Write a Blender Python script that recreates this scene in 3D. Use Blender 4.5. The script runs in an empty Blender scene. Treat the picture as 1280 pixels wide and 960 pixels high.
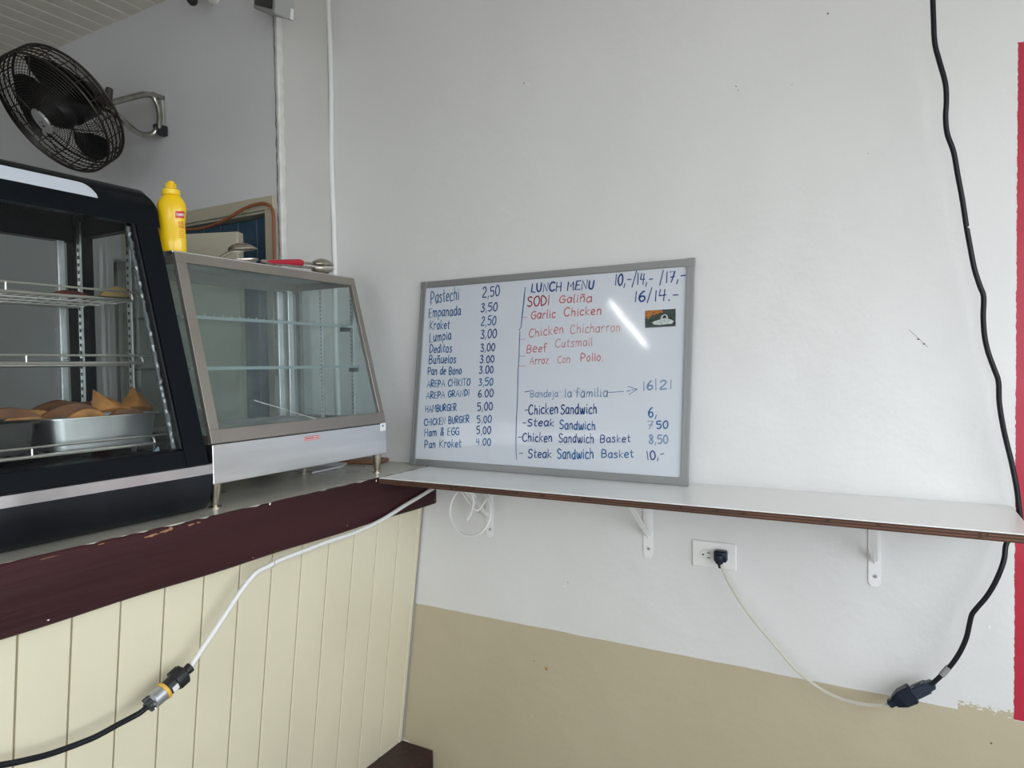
import bpy, bmesh, math, random
from mathutils import Vector, Matrix

C = bpy.context.scene.collection
SC = bpy.context.scene
PI = math.pi
rnd = random.Random(7)
LIFT = 1.06            # everything is laid out with the counter top at z = 0, then lifted so the floor is at z = 0

# ------------------------------------------------------------------ camera
FPX, YAW, PITCH, ROLL = 854.15, 0.50903, 0.0277, -0.01427
CAM = Vector((1.31343, -1.83182, 0.32364))
_f = Vector((-math.sin(YAW)*math.cos(PITCH), math.cos(YAW)*math.cos(PITCH), -math.sin(PITCH)))
_r = Vector((math.cos(YAW), math.sin(YAW), 0)); _u = _r.cross(_f)
R_ = _r*math.cos(ROLL) + _u*math.sin(ROLL); U_ = -_r*math.sin(ROLL) + _u*math.cos(ROLL)
cd = bpy.data.cameras.new('camera'); cam = bpy.data.objects.new('camera', cd); C.objects.link(cam)
cd.sensor_width = 36; cd.lens = FPX*36/1280; cd.clip_start = .02
cam.matrix_world = Matrix(((R_.x, U_.x, -_f.x, CAM.x), (R_.y, U_.y, -_f.y, CAM.y), (R_.z, U_.z, -_f.z, CAM.z+LIFT), (0, 0, 0, 1)))
SC.camera = cam

def U(px, py, ax, val):
    """the point seen at photo pixel (px,py) on the plane x|y|z = val (measuring helper)"""
    d = _f + R_*((px-640)/FPX) - U_*((py-480)/FPX)
    i = 'xyz'.index(ax)
    return CAM + d*((val-CAM[i])/d[i])

# ------------------------------------------------------------------ world, exposure
w = bpy.data.worlds.new('world'); SC.world = w; w.use_nodes = True
bg = w.node_tree.nodes['Background']; bg.inputs[0].default_value = (.90, .95, 1, 1); bg.inputs[1].default_value = 4.6
SC.view_settings.view_transform = 'Standard'; SC.view_settings.look = 'None'
SC.view_settings.gamma = 1; SC.view_settings.use_curve_mapping = False
SC.view_settings.exposure = 0.28
def portal(loc, rot, sx, sy):
    l = bpy.data.lights.new('window_portal', 'AREA'); l.shape = 'RECTANGLE'; l.size = sx; l.size_y = sy
    l.cycles.is_portal = True
    o = bpy.data.objects.new('window_portal', l); C.objects.link(o); o.location = loc; o.rotation_euler = rot
portal((2.5, -2.05, .42), (0, PI/2, 0), 1.54, 3.1)        # open shop side, right
portal((1.65, -4.6, .42), (PI/2, 0, 0), 1.5, 1.54)         # shop front behind the camera

# ------------------------------------------------------------------ mesh helpers
def tobj(name, me, parent=None, origin=None, mat=None):
    """verts come in world coordinates; the object gets its own origin"""
    o = bpy.data.objects.new(name, me); C.objects.link(o)
    if origin is None:
        if parent is not None: origin = Vector(parent['_o'])
        else:
            xs = [v.co for v in me.vertices]
            mn = [min(v[i] for v in xs) for i in range(3)]; mx = [max(v[i] for v in xs) for i in range(3)]
            origin = Vector(((mn[0]+mx[0])/2, (mn[1]+mx[1])/2, mn[2]))
    origin = Vector(origin)
    me.transform(Matrix.Translation(-origin))
    o['_o'] = tuple(origin)
    o.location = origin - (Vector(parent['_o']) if parent is not None else Vector())
    if parent is not None: o.parent = parent
    if mat: me.materials.append(mat)
    return o
def mk(name, bm, mat, parent=None, origin=None, smooth=False):
    me = bpy.data.meshes.new(name); bmesh.ops.recalc_face_normals(bm, faces=bm.faces); bm.to_mesh(me); bm.free()
    if smooth:
        for p in me.polygons: p.use_smooth = True
        try: me.set_sharp_from_angle(angle=math.radians(40))
        except Exception: pass
    return tobj(name, me, parent, origin, mat)
def thing(name, label, cat, loc, group=None):
    o = bpy.data.objects.new(name, None); C.objects.link(o); o.location = loc; o['_o'] = tuple(loc)
    o.empty_display_size = .05
    return tag(o, label, cat, group)
def tag(o, label=None, cat=None, group=None, kind=None):
    if label: o['label'] = label
    if cat: o['category'] = cat
    if group: o['group'] = group
    if kind: o['kind'] = kind
    return o
def B(): return bmesh.new()
def box(bm, x0, y0, z0, x1, y1, z1, bev=0, seg=1, M=None):
    r = bmesh.ops.create_cube(bm, size=1)
    vs = r['verts']
    for v in vs: v.co = Vector(((x0+x1)/2+v.co.x*(x1-x0), (y0+y1)/2+v.co.y*(y1-y0), (z0+z1)/2+v.co.z*(z1-z0)))
    if M:
        for v in vs: v.co = M @ v.co
    if bev:
        es = list({e for v in vs for e in v.link_edges})
        bmesh.ops.bevel(bm, geom=es, offset=bev, segments=seg, affect='EDGES', profile=.5)
    return bm
def prism(bm, prof, y0, y1, bev=0, ax='y', seg=2):
    """profile of (x,z) points extruded along y (or (y,z) along x)"""
    def P(a, b, t): return (a, t, b) if ax == 'y' else ((t, a, b) if ax == 'x' else (a, b, t))
    A = [bm.verts.new(P(a, b, y0)) for a, b in prof]; D = [bm.verts.new(P(a, b, y1)) for a, b in prof]
    n = len(prof); f = [bm.faces.new(A), bm.faces.new(D[::-1])]
    for i in range(n): f.append(bm.faces.new((A[i], D[i], D[(i+1) % n], A[(i+1) % n])))
    if bev:
        bmesh.ops.bevel(bm, geom=list({e for q in f for e in q.edges}), offset=bev, segments=seg, affect='EDGES')
    return bm
def tube(bm, pts, r, n=8, closed=False, cap=True):
    """swept tube with parallel-transport frames; r number or list"""
    pts = [Vector(p) for p in pts]; N = len(pts)
    rr = r if isinstance(r, (list, tuple)) else [r]*N
    tan = []
    for i in range(N):
        a = pts[(i-1) % N] if (closed or i) else pts[i]; b = pts[(i+1) % N] if (closed or i < N-1) else pts[i]
        tan.append((b-a).normalized())
    up = Vector((0, 0, 1)) if abs(tan[0].z) < .9 else Vector((1, 0, 0))
    nrm = (up - tan[0]*up.dot(tan[0])).normalized(); rings = []
    for i in range(N):
        if i:
            nrm = (nrm - tan[i]*nrm.dot(tan[i]))
            if nrm.length < 1e-6: nrm = tan[i].orthogonal()
            nrm.normalize()
        bi = tan[i].cross(nrm)
        rings.append([bm.verts.new(pts[i] + (nrm*math.cos(2*PI*k/n) + bi*math.sin(2*PI*k/n))*rr[i]) for k in range(n)])
    for i in range(N if closed else N-1):
        a = rings[i]; b = rings[(i+1) % N]
        for k in range(n): bm.faces.new((a[k], a[(k+1) % n], b[(k+1) % n], b[k]))
    if cap and not closed: bm.faces.new(rings[0][::-1]); bm.faces.new(rings[-1])
    return bm
def spline(pts, sub=6, closed=False):
    pts = [Vector(p) for p in pts]; n = len(pts); out = []
    rng = range(n if closed else n-1)
    for i in rng:
        if closed: p0, p1, p2, p3 = pts[(i-1) % n], pts[i], pts[(i+1) % n], pts[(i+2) % n]
        else: p0, p1, p2, p3 = pts[max(i-1, 0)], pts[i], pts[i+1], pts[min(i+2, n-1)]
        for k in range(sub):
            t = k/sub
            out.append(.5*((2*p1)+(p2-p0)*t+(2*p0-5*p1+4*p2-p3)*t*t+(3*p1-p0-3*p2+p3)*t**3))
    if not closed: out.append(pts[-1])
    return out
def lathe(bm, prof, n=24, M=None, sx=1, sy=1):
    """prof of (radius,height); M places it"""
    M = M or Matrix(); rings = []
    for r, z in prof:
        if r < 1e-6: rings.append([bm.verts.new(M @ Vector((0, 0, z)))])
        else: rings.append([bm.verts.new(M @ Vector((r*sx*math.cos(2*PI*k/n), r*sy*math.sin(2*PI*k/n), z))) for k in range(n)])
    for a, b in zip(rings, rings[1:]):
        for k in range(n):
            q = (k+1) % n
            if len(a) == 1 and len(b) == 1: continue
            if len(a) == 1: bm.faces.new((a[0], b[q], b[k]))
            elif len(b) == 1: bm.faces.new((a[k], a[q], b[0]))
            else: bm.faces.new((a[k], a[q], b[q], b[k]))
    if len(rings[0]) > 1: bm.faces.new(rings[0][::-1])
    if len(rings[-1]) > 1: bm.faces.new(rings[-1])
    return bm
def frame_to(p, z, x=None):
    """matrix with its z axis along z at p"""
    z = Vector(z).normalized(); x = Vector(x) if x else z.orthogonal()
    x = (x - z*x.dot(z)).normalized(); y = z.cross(x)
    return Matrix(((x.x, y.x, z.x, p[0]), (x.y, y.y, z.y, p[1]), (x.z, y.z, z.z, p[2]), (0, 0, 0, 1)))

# ------------------------------------------------------------------ materials
def mat(name, col, rough=.5, metal=0, bump=0, bscale=40, var=0, vscale=3, spec=.5, coat=0, emit=0, stretch=None, trans=0, sheen=0):
    m = bpy.data.materials.new(name); m.use_nodes = True; nt = m.node_tree; b = nt.nodes['Principled BSDF']
    b.inputs['Base Color'].default_value = (*col, 1); b.inputs['Roughness'].default_value = rough
    b.inputs['Metallic'].default_value = metal; b.inputs['Specular IOR Level'].default_value = spec
    if coat: b.inputs['Coat Weight'].default_value = coat; b.inputs['Coat Roughness'].default_value = .08
    if emit: b.inputs['Emission Color'].default_value = (*col, 1); b.inputs['Emission Strength'].default_value = emit
    if trans: b.inputs['Transmission Weight'].default_value = trans
    N = nt.nodes.new; L = nt.links.new
    if var or bump:
        tc = N('ShaderNodeTexCoord'); mp = N('ShaderNodeMapping'); L(tc.outputs['Object'], mp.inputs[0])
        if stretch: mp.inputs['Scale'].default_value = stretch
    if var:
        n = N('ShaderNodeTexNoise'); n.inputs['Scale'].default_value = vscale; n.inputs['Detail'].default_value = 5
        L(mp.outputs[0], n.inputs[0])
        r = N('ShaderNodeValToRGB'); r.color_ramp.elements[0].position = .3; r.color_ramp.elements[1].position = .7
        r.color_ramp.elements[0].color = (*[c*(1-var) for c in col], 1); r.color_ramp.elements[1].color = (*[min(1, c*(1+var*.6)) for c in col], 1)
        L(n.outputs[0], r.inputs[0]); L(r.outputs[0], b.inputs['Base Color'])
        mr = N('ShaderNodeMath'); mr.operation = 'MULTIPLY_ADD'; mr.inputs[1].default_value = .25; mr.inputs[2].default_value = max(.02, rough-.12)
        L(n.outputs[0], mr.inputs[0]); L(mr.outputs[0], b.inputs['Roughness'])
    if bump:
        n2 = N('ShaderNodeTexNoise'); n2.inputs['Scale'].default_value = bscale; n2.inputs['Detail'].default_value = 4
        L(mp.outputs[0], n2.inputs[0]); bp = N('ShaderNodeBump'); bp.inputs['Strength'].default_value = bump; bp.inputs['Distance'].default_value = .004
        L(n2.outputs[0], bp.inputs['Height']); L(bp.outputs[0], b.inputs['Normal'])
    return m
def glassmat(name, tint=(.9, .93, .92), haze=0.0, hcol=(.6, .65, .65), ior=1.45):
    m = bpy.data.materials.new(name); m.use_nodes = True; nt = m.node_tree; nt.nodes.clear(); N = nt.nodes.new; L = nt.links.new
    out = N('ShaderNodeOutputMaterial'); tr = N('ShaderNodeBsdfTransparent'); tr.inputs[0].default_value = (*tint, 1)
    gl = N('ShaderNodeBsdfGlossy'); gl.inputs['Roughness'].default_value = .02; gl.inputs[0].default_value = (1, 1, 1, 1)
    fr = N('ShaderNodeFresnel'); fr.inputs[0].default_value = ior; mx = N('ShaderNodeMixShader')
    ge = N('ShaderNodeNewGeometry'); ff = N('ShaderNodeMath'); ff.operation = 'SUBTRACT'; ff.inputs[0].default_value = 1; L(ge.outputs['Backfacing'], ff.inputs[1])
    fm = N('ShaderNodeMath'); fm.operation = 'MULTIPLY'; L(fr.outputs[0], fm.inputs[0]); L(ff.outputs[0], fm.inputs[1])   # one mirror reflection per pane, none from inside
    L(fm.outputs[0], mx.inputs[0]); L(tr.outputs[0], mx.inputs[1]); L(gl.outputs[0], mx.inputs[2])
    last = mx
    if haze:
        df = N('ShaderNodeBsdfDiffuse'); df.inputs[0].default_value = (*hcol, 1)
        tc = N('ShaderNodeTexCoord'); n = N('ShaderNodeTexNoise'); n.inputs['Scale'].default_value = 5; n.inputs['Detail'].default_value = 6
        L(tc.outputs['Object'], n.inputs[0]); mm = N('ShaderNodeMapRange'); mm.inputs[1].default_value = .35; mm.inputs[2].default_value = .75
        mm.inputs[3].default_value = haze*.4; mm.inputs[4].default_value = haze*1.5
        L(n.outputs[0], mm.inputs[0]); m2 = N('ShaderNodeMixShader'); L(mm.outputs[0], m2.inputs[0]); L(mx.outputs[0], m2.inputs[1]); L(df.outputs[0], m2.inputs[2]); last = m2
    L(last.outputs[0], out.inputs[0]); return m

def wallmat():
    """painted plaster: off-white above, beige dado below, a red painted band at the far right"""
    m = bpy.data.materials.new('painted plaster wall'); m.use_nodes = True; nt = m.node_tree; b = nt.nodes['Principled BSDF']
    N = nt.nodes.new; L = nt.links.new
    def mth(op, a, c=None, cl=False):
        n = N('ShaderNodeMath'); n.operation = op; n.use_clamp = cl
        for i, v in enumerate((a, c)):
            if v is None: continue
            if isinstance(v, (int, float)): n.inputs[i].default_value = v
            else: L(v, n.inputs[i])
        return n.outputs[0]
    def noise(sc, det=4, vec=None, scale=None):
        n = N('ShaderNodeTexNoise'); n.inputs['Scale'].default_value = sc; n.inputs['Detail'].default_value = det
        if scale:
            mp = N('ShaderNodeMapping'); mp.inputs['Scale'].default_value = scale; L(tc.outputs['Object'], mp.inputs[0]); L(mp.outputs[0], n.inputs[0])
        else: L(tc.outputs['Object'], n.inputs[0])
        return n.outputs[0]
    def mix(f, a, c):
        n = N('ShaderNodeMix'); n.data_type = 'RGBA'; L(f, n.inputs[0])
        for i, v in ((6, a), (7, c)):
            if isinstance(v, tuple): n.inputs[i].default_value = (*v, 1)
            else: L(v, n.inputs[i])
        return n.outputs[2]
    tc = N('ShaderNodeTexCoord'); sp = N('ShaderNodeSeparateXYZ'); L(tc.outputs['Object'], sp.inputs[0])
    X, Z = sp.outputs[0], sp.outputs[2]
    n1 = noise(2.2, 5); white = mix(n1, (.67, .665, .65), (.75, .75, .745))
    n6 = noise(1.3, 3); beige = mix(n6, (.46, .40, .275), (.535, .475, .345))
    wob = mth('MULTIPLY', mth('SUBTRACT', noise(9, 3), .5), .006)
    # ragged brush patch near the red band
    fine = noise(190, 3, scale=(.6, 1, 1))
    patch = mth('MULTIPLY', mth('LESS_THAN', mth('ABSOLUTE', mth('SUBTRACT', X, 1.495)), .052), mth('GREATER_THAN', fine, mth('ADD', .30, mth('MULTIPLY', mth('ADD', Z, .475), 13))))
    edge = mth('ADD', mth('ADD', wob, -.4752), mth('MULTIPLY', patch, .024))
    isb = mth('LESS_THAN', Z, edge)
    col = mix(isb, white, beige)
    e2 = mth('ADD', mth('MULTIPLY', mth('SUBTRACT', noise(80, 3), .5), .006), 1.5465)
    z1 = mth('ADD', mth('MULTIPLY', mth('SUBTRACT', noise(30, 3), .5), .02), 1.0)
    red = mth('MULTIPLY', mth('MULTIPLY', mth('GREATER_THAN', X, e2), mth('LESS_THAN', X, 1.66)),
              mth('MULTIPLY', mth('LESS_THAN', Z, z1), mth('GREATER_THAN', Z, mth('ADD', -.474, wob))))
    col = mix(red, col, mix(noise(7, 5), (.38, .012, .034), (.50, .028, .06)))
    L(col, b.inputs['Base Color']); b.inputs['Roughness'].default_value = .38; b.inputs['Specular IOR Level'].default_value = .4
    h = mth('ADD', mth('MULTIPLY', noise(3.5, 2), 1.6), mth('ADD', mth('MULTIPLY', noise(26, 3), .16), mth('MULTIPLY', noise(120, 2, scale=(1, 1, .5)), .05)))
    h = mth('ADD', h, mth('MULTIPLY', isb, .04))
    bp = N('ShaderNodeBump'); bp.inputs['Strength'].default_value = .55; bp.inputs['Distance'].default_value = .012
    L(h, bp.inputs['Height']); L(bp.outputs[0], b.inputs['Normal'])
    return m

M_WALL = wallmat()
M_KWALL = mat('greyer kitchen wall paint', (.66, .66, .668), .5, bump=.25, bscale=18, var=.06, vscale=2)
M_RWALL = mat('warm return wall paint', (.56, .553, .53), .5, bump=.25, bscale=18, var=.06, vscale=2)
M_BEAD = mat('white corner bead', (.72, .72, .69), .5, bump=.4, bscale=60, var=.12, vscale=30)
M_CAULK = mat('white corner strip', (.80, .81, .80), .4, bump=.3, bscale=30)
M_FLOOR = mat('grey floor tile', (.24, .225, .20), .4, var=.15, vscale=2)
M_CEIL = mat('dull ceiling plank', (.78, .745, .65), .45, var=.06, vscale=4)
M_CREAM = mat('cream door casing', (.48, .44, .33), .5, var=.08, vscale=5)
M_BLUE = mat('dark blue door plank', (.035, .085, .14), .5, var=.2, vscale=6, bump=.2)
M_PANEL = mat('cream painted plank', (.74, .69, .52), .42, var=.05, vscale=3, bump=.12, bscale=30)
M_MAROON = mat('maroon painted wood', (.036, .009, .011), .5, spec=.25, var=.35, vscale=5, bump=.5, bscale=30, stretch=(1, .12, 1.6))
M_CHIP = mat('bare chipped wood', (.34, .17, .085), .7, var=.3, vscale=40)
M_LAM = mat('white laminate', (.86, .87, .86), .3)
M_CTOP = mat('worn counter laminate', (.50, .49, .43), .3, var=.12, vscale=6)
M_PLY = [mat('ply layer', c, .7, var=.4, vscale=30, stretch=(.2, 1, 1)) for c in ((.05, .02, .012), (.13, .06, .034))]
M_STEEL = mat('brushed stainless', (.74, .74, .74), .32, metal=1, var=.12, vscale=9, stretch=(1, .3, 3), bump=.05)
M_ALU = mat('bronze grey aluminium frame', (.33, .30, .27), .42, metal=.75, var=.06, vscale=8)
M_NICKEL = mat('nickel leg', (.50, .46, .38), .25, metal=1)
M_CHROME = mat('chrome wire', (.86, .84, .80), .28, metal=.85)
M_CHROME2 = mat('tarnished chrome tube', (.42, .41, .37), .2, metal=1, var=.3, vscale=20)
M_BLACK = mat('glossy black plastic', (.004, .006, .009), .3, spec=.13)
M_BLK2 = mat('matt black', (.012, .013, .015), .5)
M_INSIDE = mat('dark case interior', (.03, .032, .035), .4)
M_GLASSA = glassmat('smoked front glass', (.88, .90, .895), .004, ior=1.28)
M_GLASSB = glassmat('greasy heated case glass', (.91, .945, .94), .06, (.42, .49, .50))
M_GLASSS = glassmat('glass shelf', (.90, .94, .94), .02)
M_TRIMW = mat('white light cover', (.56, .61, .68), .25, coat=.5)
M_WHITEP = mat('white plastic', (.80, .80, .78), .35)
M_WHITEM = mat('white painted steel', (.82, .82, .82), .35)
M_YEL = mat('yellow mustard plastic', (.86, .56, .008), .32, coat=.3)
M_RED = mat('red label print', (.55, .012, .02), .45)
M_ORG = mat('orange label print', (.72, .20, .01), .5)
M_BOARD = mat('whiteboard enamel', (.62, .655, .71), .06)
M_BFRAME = mat('grey aluminium board frame', (.36, .37, .37), .4, metal=.6)
M_FAN = mat('dark brown fan wire', (.022, .017, .013), .35, metal=.3)
M_FANB = mat('fan blade', (.02, .021, .023), .4, metal=.3)
M_BADGE = mat('silver hub badge', (.45, .45, .44), .35, metal=.5)
M_PAST = mat('fried golden pastry', (.52, .23, .06), .55, var=.45, vscale=25, bump=.6, bscale=50)
M_PAST2 = mat('dark brown pastry', (.20, .08, .035), .55, var=.45, vscale=25, bump=.6, bscale=50)
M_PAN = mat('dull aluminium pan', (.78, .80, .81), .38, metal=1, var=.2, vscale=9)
M_PAND = mat('pan with painted dark reflection', (.07, .07, .068), .45, metal=.3)  # dark surroundings mirrored in the steel, put into the base colour
M_CORDW = mat('white cable', (.74, .74, .72), .4)
M_CORDG = mat('aged cream cable', (.50, .48, .40), .5)
M_CORDB = mat('black rubber cable', (.008, .010, .013), .4, spec=.25)
M_CORDN = mat('navy black connector', (.009, .014, .027), .35, spec=.3)
M_ORCAB = mat('brown orange cable', (.26, .09, .035), .45)
M_SPKW = mat('grey speaker shell', (.36, .37, .36), .45)
M_BEIGE = mat('beige door leaf paint', (.47, .44, .34), .45, var=.05)
M_PAPER = mat('paper', (.58, .58, .60), .6)
M_BROWN = mat('brown leather', (.20, .09, .045), .5)
M_TRED = mat('red tong grip', (.45, .01, .03), .4)
M_INK = {'b': mat('blue marker ink', (.018, .12, .30), .35), 'd': mat('dark blue marker ink', (.010, .05, .20), .35),
         'r': mat('red marker ink', (.52, .16, .17), .4), 's': mat('dark red marker ink', (.30, .035, .05), .4),
         'f': mat('faded red marker ink', (.54, .28, .29), .4), 'g': mat('faded blue marker ink', (.17, .27, .43), .4),
         'h': mat('smeared blue ink', (.44, .51, .63), .35)}
# ------------------------------------------------------------------ room shell
XI, YF = -.426, -.24            # return wall plane, kitchen wall plane
ZC, ZF = 1.66, -1.06
def struct(name, bm, m, parent=None, origin=None, smooth=False):
    o = mk(name, bm, m, parent, origin, smooth)
    if parent is None: o['kind'] = 'structure'
    return o
bm = B(); box(bm, XI, 0, ZF, 2.6, .12, ZC)
wall = struct('wall_back', bm, M_WALL, origin=(0, 0, 0))
# kitchen wall with the doorway cut out (opening x -1.25..-.49, up to z .835)
bm = B(); box(bm, -4, YF, ZF, -1.25, .12, ZC); box(bm, -1.25, YF, .845, -.49, .12, ZC); box(bm, -.49, YF, ZF, XI-.004, .12, ZC)
struct('wall_kitchen', bm, M_KWALL)
bm = B(); box(bm, XI-.004, YF, ZF, XI, 0, ZC); struct('wall_return', bm, M_RWALL)
bm = B(); box(bm, -4.1, -6, ZF, -4, .12, ZC); struct('wall_left', bm, M_KWALL)
bm = B()   # right wall with the open shop side
box(bm, 2.5, -.5, ZF, 2.6, 0, ZC); box(bm, 2.5, -3.6, 1.19, 2.6, -.5, ZC); box(bm, 2.5, -3.6, ZF, 2.6, -.5, -.35); box(bm, 2.5, -4.6, ZF, 2.6, -3.6, ZC)
struct('wall_right', bm, M_KWALL)
bm = B()   # front wall behind the camera with the shop front opening
box(bm, -4, -4.7, ZF, .9, -4.6, ZC); box(bm, 2.4, -4.7, ZF, 2.6, -4.6, ZC); box(bm, .9, -4.7, 1.19, 2.4, -4.6, ZC); box(bm, .9, -4.7, ZF, 2.4, -4.6, -.35)
struct('wall_front', bm, M_KWALL)
bm = B(); box(bm, -4.1, -4.7, ZF-.1, 2.6, .12, ZF); struct('floor', bm, M_FLOOR)
bm = B(); box(bm, -8, -12, ZF-.3, 12, 4, ZF-.15); struct('ground', bm, mat('pale paving', (.45, .43, .40), .8, var=.1))
bm = B(); box(bm, -4.1, -4.7, ZC+.012, 2.6, .12, ZC+.1)
ceil = struct('ceiling', bm, mat('ceiling void', (.50, .48, .40), .5))
# ceiling planks, tongue and groove, running front to back
bm = B(); box(bm, -.0385, -4.6, 0, .0385, 0, .012, .003)
me0 = bpy.data.meshes.new('plank'); bmesh.ops.recalc_face_normals(bm, faces=bm.faces); bm.to_mesh(me0); bm.free(); me0.materials.append(M_CEIL)
co = Vector(ceil['_o'])
for i in range(82):
    x = -3.96 + i*.08
    o = bpy.data.objects.new('plank', me0); C.objects.link(o); o.parent = ceil
    o.location = Vector((x, 0, ZC)) - co
tl = thing('tube_lamp', 'short slanted tube lamp on the front wall, mirrored in the whiteboard', 'lamp', (-1.15, -4.59, 1.15))
a = Vector((-1.346, -4.575, 1.384)); b_ = Vector((-.949, -4.575, .921))
bm = B(); tube(bm, [a, b_], .0055, 12); mk('tube', bm, mat('lit tube', (1, 1, 1), emit=75), tl)
bm = B(); tube(bm, [a+Vector((0, -.016, 0)), b_+Vector((0, -.016, 0))], .0085, 6); mk('batten', bm, M_WHITEM, tl)
# crown strip where ceiling meets the kitchen wall
# chipped corner bead
bm = B()
pts = []
for side in range(2):
    pass
N_ = 90
rows = []
for i in range(N_+1):
    z = -.05 + (ZC+.05)*i/N_
    j = rnd.uniform(-.001, .001) + (.003*math.sin(i*.6) if 25 < i < 40 else 0)
    rows.append([bm.verts.new((XI-.010+j, YF-.0012, z)), bm.verts.new((XI-.003+j*.5, YF-.0045, z)), bm.verts.new((XI+.004, YF-.0045, z)),
                 bm.verts.new((XI+.0055, YF+.003, z)), bm.verts.new((XI+.003+rnd.uniform(0, .001), YF+.019+rnd.uniform(-.003, .003), z)), bm.verts.new((XI-.003, YF+.012, z))])
for a, b_ in zip(rows, rows[1:]):
    for k in range(6): bm.faces.new((a[k], a[(k+1) % 6], b_[(k+1) % 6], b_[k]))
t = struct('trim_1', bm, M_BEAD); t['label'] = 'chipped white corner bead on the outer wall corner'
bm = B()   # cracked dark gap left of the bead
pts = [(XI-.013+rnd.uniform(-.002, .002), YF-.0006, .45+ (ZC-.45)*i/60) for i in range(61)]
tube(bm, pts, [max(.0006, rnd.uniform(.0004, .0024)) if 8 < i < 55 else .0007 for i in range(61)], 5)
struct('trim_2', bm, mat('dark crack', (.10, .09, .08), .8))
bm = B(); tube(bm, [(XI+.006+.003*math.sin(i*.35)+rnd.uniform(-.0006, .0006), -.007, -.02+1.68*i/50) for i in range(51)], .0088, 10)
struct('trim_3', bm, M_CAULK, smooth=True)

# cream doorway casing and blue plank door
bm = B(); box(bm, -1.25-.035, YF-.012, .845, -.449, YF+.0, .888, .002); box(bm, -.49, YF-.012, ZF, -.449, YF, .845, .002); box(bm, -1.285, YF-.012, ZF, -1.25, YF, .845, .002)
box(bm, -1.25, YF, .838, -.49, YF+.15, .845); box(bm, -.50, YF, ZF, -.49, YF+.15, .838); box(bm, -1.25, YF, ZF, -1.24, YF+.15, .838)
struct('trim_4', bm, M_CREAM)
d1 = None
bm = B(); box(bm, -1.24, YF+.068, ZF+.005, -.50, YF+.08, .837); d1 = struct('door_1', bm, M_BLUE)
for i in range(8):
    x0 = -1.24+i*.0925; bm = B(); box(bm, x0+.0015, YF+.045, ZF+.005, x0+.091, YF+.068, .837, .003)
    mk('plank', bm, M_BLUE, d1)
# open beige door leaf in front of it
p = U(297, 289, 'y', -.335); ang = math.radians(20)
lf = thing('door_leaf', 'plain beige flat panel standing in front of the blue door', 'door', (p.x, p.y, ZF))
Mr = Matrix.Translation((p.x, p.y, 0)) @ Matrix.Rotation(ang, 4, 'Z')
bm = B(); box(bm, -.36, 0, ZF+.01, 0, .035, p.z, .004, 2, Mr); mk('panel', bm, M_BEIGE, lf)
bm = B(); box(bm, -.37, .004, ZF, .008, .03, ZF+.01, 0, 1, Mr); mk('bottom_rail', bm, M_BEIGE, lf)

# orange brown cable draped over the doorway
pts = [(lambda v: Vector((min(v.x, -.436), v.y, v.z)))(U(px, py, 'y', yy)) for px, py, yy in ((196, 287, -.30), (228, 287, -.285), (255, 285, -.28), (283, 274, -.28), (305, 261, -.275), (322, 255, -.27), (333, 255, -.267), (341, 263, -.262), (347, 283, -.262), (350, 306, -.262), (352, 330, -.262), (355, 380, -.262), (360, 470, -.262))]
bm = B(); tube(bm, spline(pts, 6), .0052, 8)
tag(mk('hanging_cable', bm, M_ORCAB, smooth=True), 'brown-orange cable draped across the cream doorway and down its right side', 'cable')

# ------------------------------------------------------------------ marks on the back wall
def chip(px, py, s, m, sx=1.0):
    c = U(px, py, 'y', 0); bm = B(); n = 9
    c2 = bm.verts.new((c.x, -.0016, c.z)); ring = []
    for k in range(n):
        r = s*rnd.uniform(.6, 1.1); ring.append(bm.verts.new((c.x+r*sx*math.cos(2*PI*k/n), -.0003, c.z+r*math.sin(2*PI*k/n))))
    for k in range(n): bm.faces.new((c2, ring[k], ring[(k+1) % n]))
    mk('paint_chip', bm, m, wall)
M_PW = mat('filler white', (.85, .85, .83), .6); M_DK = mat('dark speck', (.05, .04, .035), .8); M_OC = mat('ochre chip', (.40, .19, .05), .8)
for a in ((660, 106, .0045, M_PW), (655, 104, .002, M_DK), (920, 108, .0022, M_DK, .6), (923, 113, .002, M_DK, .5), (1035, 17, .0025, M_DK), (990, 106, .0012, M_DK),
          (683, 836, .0075, M_OC, .6), (668, 826, .004, M_OC, .5), (710, 728, .0018, M_DK), (706, 733, .003, M_PW), (1236, 784, .0035, M_PW),
          (1239, 929, .0022, M_DK), (1148, 424, .002, M_DK, 2), (1155, 430, .0016, M_DK, 2), (1085, 192, .0012, M_DK)): chip(*a)
bm = B(); tube(bm, [U(1136, 412, 'y', 0), U(1146, 421, 'y', -.0003), U(1160, 434, 'y', 0)], .0005, 4); mk('scratch', bm, mat('brown scratch', (.25, .22, .19), .7), wall)

# ------------------------------------------------------------------ service counter
ct = thing('service_counter', 'service counter of cream tongue-and-groove planks with maroon apron board and worn grey top', 'counter', (0, -1.6, ZF))
bm = B(); box(bm, -.50, -3.0, -.03, -.003, YF, 0, .0015); box(bm, XI+.002, YF, -.03, -.003, -.002, 0)
mk('worktop', bm, M_CTOP, ct)
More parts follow.
